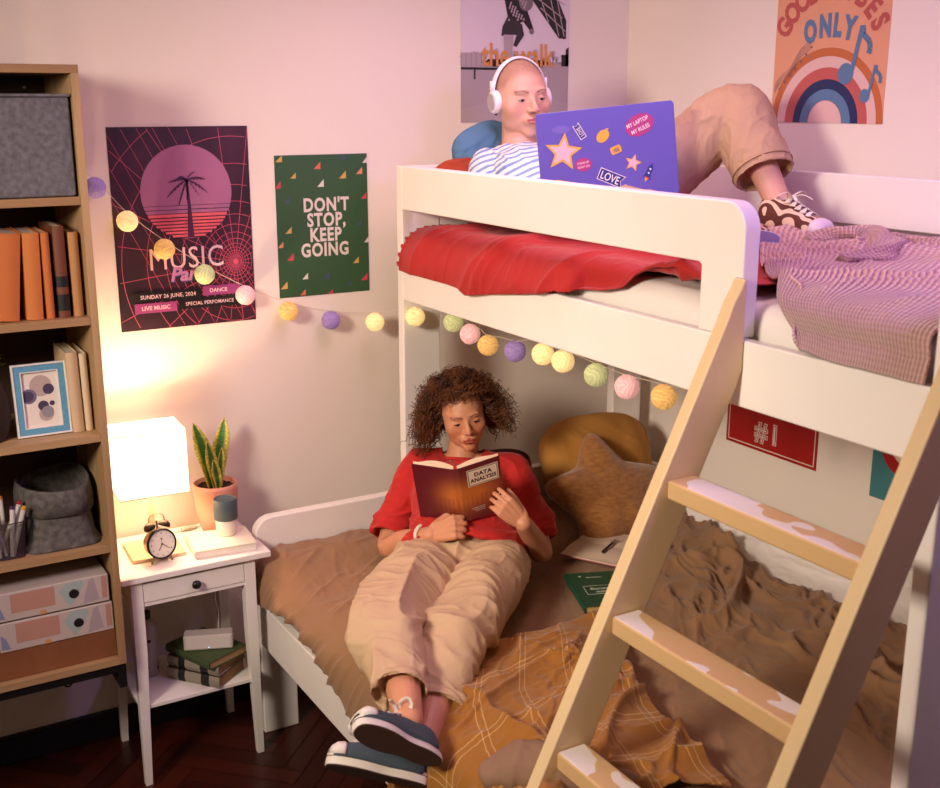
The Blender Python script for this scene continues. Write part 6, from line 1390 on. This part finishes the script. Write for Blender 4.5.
# patterned shoes
def zebra():
    m = bpy.data.materials.new('zebra_canvas'); m.use_nodes = True; nt = m.node_tree; N = nt.nodes; L = nt.links; b = N['Principled BSDF']; b.inputs['Roughness'].default_value = .8
    tc = N.new('ShaderNodeTexCoord'); w = N.new('ShaderNodeTexWave'); w.inputs['Scale'].default_value = 24; w.inputs['Distortion'].default_value = 9; w.inputs['Detail'].default_value = 1; w.inputs['Detail Scale'].default_value = .6; L.new(tc.outputs['Object'], w.inputs['Vector'])
    g = N.new('ShaderNodeMath'); g.operation = 'GREATER_THAN'; g.inputs[1].default_value = .5; L.new(w.outputs['Fac'], g.inputs[0]); mx = N.new('ShaderNodeMix'); mx.data_type = 'RGBA'; L.new(g.outputs[0], mx.inputs[0]); mx.inputs[6].default_value = lin('#5a2a1c'); mx.inputs[7].default_value = lin('#d8bfa4'); L.new(mx.outputs[2], b.inputs['Base Color']); return m
M_zeb = zebra(); M_rub2 = mat('rubber_pale', '#d8ccd0', .5); M_out2 = mat('outsole_lilac', '#8f86a0', .7)
TBL = shoe_T(Vector((2.455, 2.350, 1.722)), (.06, -1, -.03), (0, 0, -1)); shoe(pb, TBL, M_zeb, M_rub2, M_out2)
TBR = shoe_T(Vector((2.150, 2.255, 1.744)), (-.86, .50, .02), (-.45, -.88, .10)); TBR = TBR @ Matrix.Scale(.92, 4); shoe(pb, TBR, M_zeb, M_rub2, M_out2)
# ear drop
MB().sphere(Tb @ Vector((-.078, .002, -.038)), .0055, 12, 8).build('earring', mat('earring_dark', '#1c3a34', .3, .3), pb, smooth=True)

# headphones: a thing of their own
hp = thing('headphones', tuple(Tb @ Vector((0, 0, .1))), 'white over-ear headphones worn by the person on the upper bed', 'headphones'); M_hp = mat('headphone_white', '#e4dde0', .35); M_hg = mat('headphone_grey', '#b9b0b0', .3, .5)
m = MB(); m.T = Tb; pts = []
for t in np.linspace(math.radians(-8), math.radians(188), 41): pts.append((math.cos(t) * .0865, .004, .012 + math.sin(t) * .106))
m.tube(pts, [(.0042, .013)] * 41, 10, up=(0, 1, 0)); m.build('headband', M_hp, hp, smooth=True)
for s in (-1, 1):
    m = MB(); m.T = Tb; m.lathe([(.020, -.002), (.031, .0), (.034, .006), (.034, .018), (.030, .024), (.024, .026), (.0235, .0252), (.001, .0252)], (s * .068, .0, -.004), 32, axis=(s, 0, 0)); c_ = m.build('ear_cup', M_hp, hp, smooth=True)
    m = MB(); m.T = Tb; m.lathe([(.0240, .0), (.0240, .0015), (.0225, .0015), (.0225, .0005)], (s * .0945, .0, -.004), 32, axis=(s, 0, 0)); m.build('trim_ring', M_hg, c_)
    m = MB(); m.T = Tb; m.lathe([(.022, 0), (.031, .004), (.031, .010), (.022, .012)], (s * .060, .0, -.004), 28, axis=(s, 0, 0)); m.build('ear_pad', mat('pad_grey', '#cfc6c8', .7), c_, smooth=True)
    m = MB(); m.T = Tb; m.tube([(s * .0860, .004, .024), (s * .0855, .004, .056)], [(.0062, .0125)] * 2, 10, up=(0, 1, 0)); m.build('slider', M_hp, hp, smooth=True)

# ---------------------------------------------------------------- laptop with stickers
lt = thing('laptop', (2.0, 2.70, 1.84), 'purple laptop covered with stickers on the lap of the person on the upper bed', 'laptop')
Lx = Vector((.90, -.435, .10)).normalized(); Ln = Vector((-.42, -.90, .05)); Ln = (Ln - Lx * Ln.dot(Lx)).normalized(); Ly = Lx.cross(Ln) * -1
if Ly.z < 0: Ly = -Ly
LW, LH = .402, .272; LO = Vector((1.874, 2.757, 1.790))
Tl = basis(Lx, Ly, Ln, LO); M_lap = mat('laptop_violet', '#6058ae', .38)
m = MB(); m.T = Tl; m.prism([Vector(q) for q in rounded((0, 0, -.007), (1, 0, 0), (0, 1, 0), LW, LH, .012, (0, 1, 2, 3))], (0, 0, .007)); m.build('lid', M_lap, lt, bevel=.0018, angle=50)
m = MB(); m.T = Tl; m.box((.008, .010, -.0085), (LW - .008, LH - .008, -.0072)); m.build('screen', mat('laptop_screen', '#9fb4e8', .3, emis=.9, emhex='#9fb8ff'), lt)
bd = (Vector((0, 0, 0)) - Ln); bd.z = 0; bd.normalize(); 
m = MB(); m.T = basis(Lx, (-Ln - Vector((0, 0, .12))).normalized(), Lx.cross((-Ln - Vector((0, 0, .12))).normalized()), LO + Ly * .002); m.box((0, .006, -.016), (LW, .25, 0)); m.build('keyboard_base', mat('laptop_grey', '#6a6478', .4), lt, bevel=.003)
SM = [mat('st_%d' % i, h, .45) for i, h in enumerate(['#dba93e', '#d9b2bc', '#a83a78', '#e6dede', '#24347e', '#c8473a', '#6f62b4'])]
def star(cx, cy, r, rot, k=.45): return [(cx + (r if i % 2 == 0 else r * k) * math.cos(rot + PI * i / 5), cy + (r if i % 2 == 0 else r * k) * math.sin(rot + PI * i / 5)) for i in range(10)]
def sticker(fn):
    m = MB(); s = Sheet(m, LO + Ln * .0004, Lx, Ly, Ln, .00025); fn(s); return m.build('sticker', SM, lt, fixn=False)
P2 = lambda x, y: (x / 940 * 0 + x, y)
sx_ = LW / 138; sy_ = LH / 97     # sticker layout measured on the lid
def q(px, py): return ((px - 537) * sx_, (97 - (py - 110 - (537 - px) * 0.0)) * sy_)
def st1(s): s.poly(star(.072, .158, .056, math.radians(8)), 1, 0); s.poly(star(.072, .158, .042, math.radians(8)), 2, 1)
def st2(s): s.disc(.070, .222, .026, 1, 6, 32, ry=.011)
def rib(s, cx, cy, w, h, rot, txt, size, k=.5):
    c, n_ = math.cos(rot), math.sin(rot); f = lambda x, y: (cx + x * c - y * n_, cy + x * n_ + y * c)
    s.poly([f(-w / 2 - .002, -h / 2 - .002), f(w / 2 + .003, -h / 2 - .002), f(w / 2 - h * .25, 0), f(w / 2 + .003, h / 2 + .002), f(-w / 2 - .002, h / 2 + .002)], 1, 3); s.poly([f(-w / 2, -h / 2), f(w / 2, -h / 2), f(w / 2 - h * .3, 0), f(w / 2, h / 2), f(-w / 2, h / 2)], 2, 4); p = f(-h * .12, -size * .36); s.text(txt, p[0], p[1], size, 4, 3, rot=rot, bold=.01, xs=.75)
def st3(s): rib(s, .124, .212, .042, .016, math.radians(118), 'LOVE', .0155)
def st4(s): rib(s, .205, .072, .074, .031, math.radians(-27), 'LOVE', .032)
def st5(s): s.poly([(.190 + .021 * math.cos(t) * math.cos(.7) - .0155 * math.sin(t) * math.sin(.7), .192 + .021 * math.cos(t) * math.sin(.7) + .0155 * math.sin(t) * math.cos(.7)) for t in np.linspace(0, 2 * PI, 28, endpoint=False)], 1, 0); s.poly([(.203, .206), (.210, .213), (.198, .212)], 2, 0)
def st6(s): s.poly([(.298 + .043 * math.cos(t) * math.cos(.35) - .030 * math.sin(t) * math.sin(.35), .213 + .043 * math.cos(t) * math.sin(.35) + .030 * math.sin(t) * math.cos(.35)) for t in np.linspace(0, 2 * PI, 36, endpoint=False)], 1, 2); s.text('MY LAPTOP', .294, .216, .0165, 3, 3, rot=.35, bold=.015, xs=.78); s.text('MY RULES', .302, .196, .0165, 3, 3, rot=.35, bold=.015, xs=.78)
def st7(s): c = .30; s.poly([(.225 + x * math.cos(c) - y * math.sin(c), .150 + x * math.sin(c) + y * math.cos(c)) for x, y in ((-.016, -.007), (-.012, -.011), (.012, -.011), (.016, -.007), (.016, .007), (.012, .011), (-.012, .011), (-.016, .007))], 1, 0); s.text('YES!', .227, .1445, .013, 3, 4, rot=c, bold=.02, xs=.8)
def st8(s): s.poly([(.127 + .024 * math.cos(t), .118 + .019 * math.sin(t)) for t in np.linspace(0, 2 * PI, 30, endpoint=False)], 1, 2); s.text('STAND UP', .127, .120, .0085, 3, 3, rot=.12, bold=.01, xs=.85); s.text('RIGHT ON', .128, .109, .0085, 3, 3, rot=.12, bold=.01, xs=.85)
def st9(s): s.poly(star(.272, .108, .026, math.radians(70)), 1, 0); s.poly(star(.272, .108, .019, math.radians(70)), 2, 1)
def st10(s):
    c = math.radians(-28); f = lambda x, y: (.318 + x * math.cos(c) - y * math.sin(c), .080 + x * math.sin(c) + y * math.cos(c))
    s.poly([f(-.008, -.018), f(.008, -.018), f(.008, .010), f(.0, .024), f(-.008, .010)], 1, 4); s.poly([f(-.013, -.022), f(-.008, -.012), f(-.008, -.022)], 1, 4); s.poly([f(.013, -.022), f(.008, -.012), f(.008, -.022)], 1, 4); s.poly([f(-.007, -.022), f(.007, -.022), f(.007, -.018), f(-.007, -.018)], 2, 5); s.poly([f(-.005, -.022), f(.005, -.022), f(.0, -.034)], 2, 0)
    p = f(0, .006); s.disc(p[0], p[1], .0032, 3, 3, 14); p = f(0, -.006); s.disc(p[0], p[1], .0028, 3, 3, 14)
def st11(s): c = -.25; s.poly([(.062 + x * math.cos(c) - y * math.sin(c), .066 + x * math.sin(c) + y * math.cos(c)) for x, y in ((-.024, -.014), (.024, -.014), (.026, .006), (.018, .013), (-.018, .013), (-.026, .006))], 1, 0); s.text('NO', .062, .060, .018, 3, 4, rot=c, bold=.03)
for f in (st1, st2, st3, st4, st5, st6, st7, st8, st9, st10, st11): sticker(f)
cleanup()
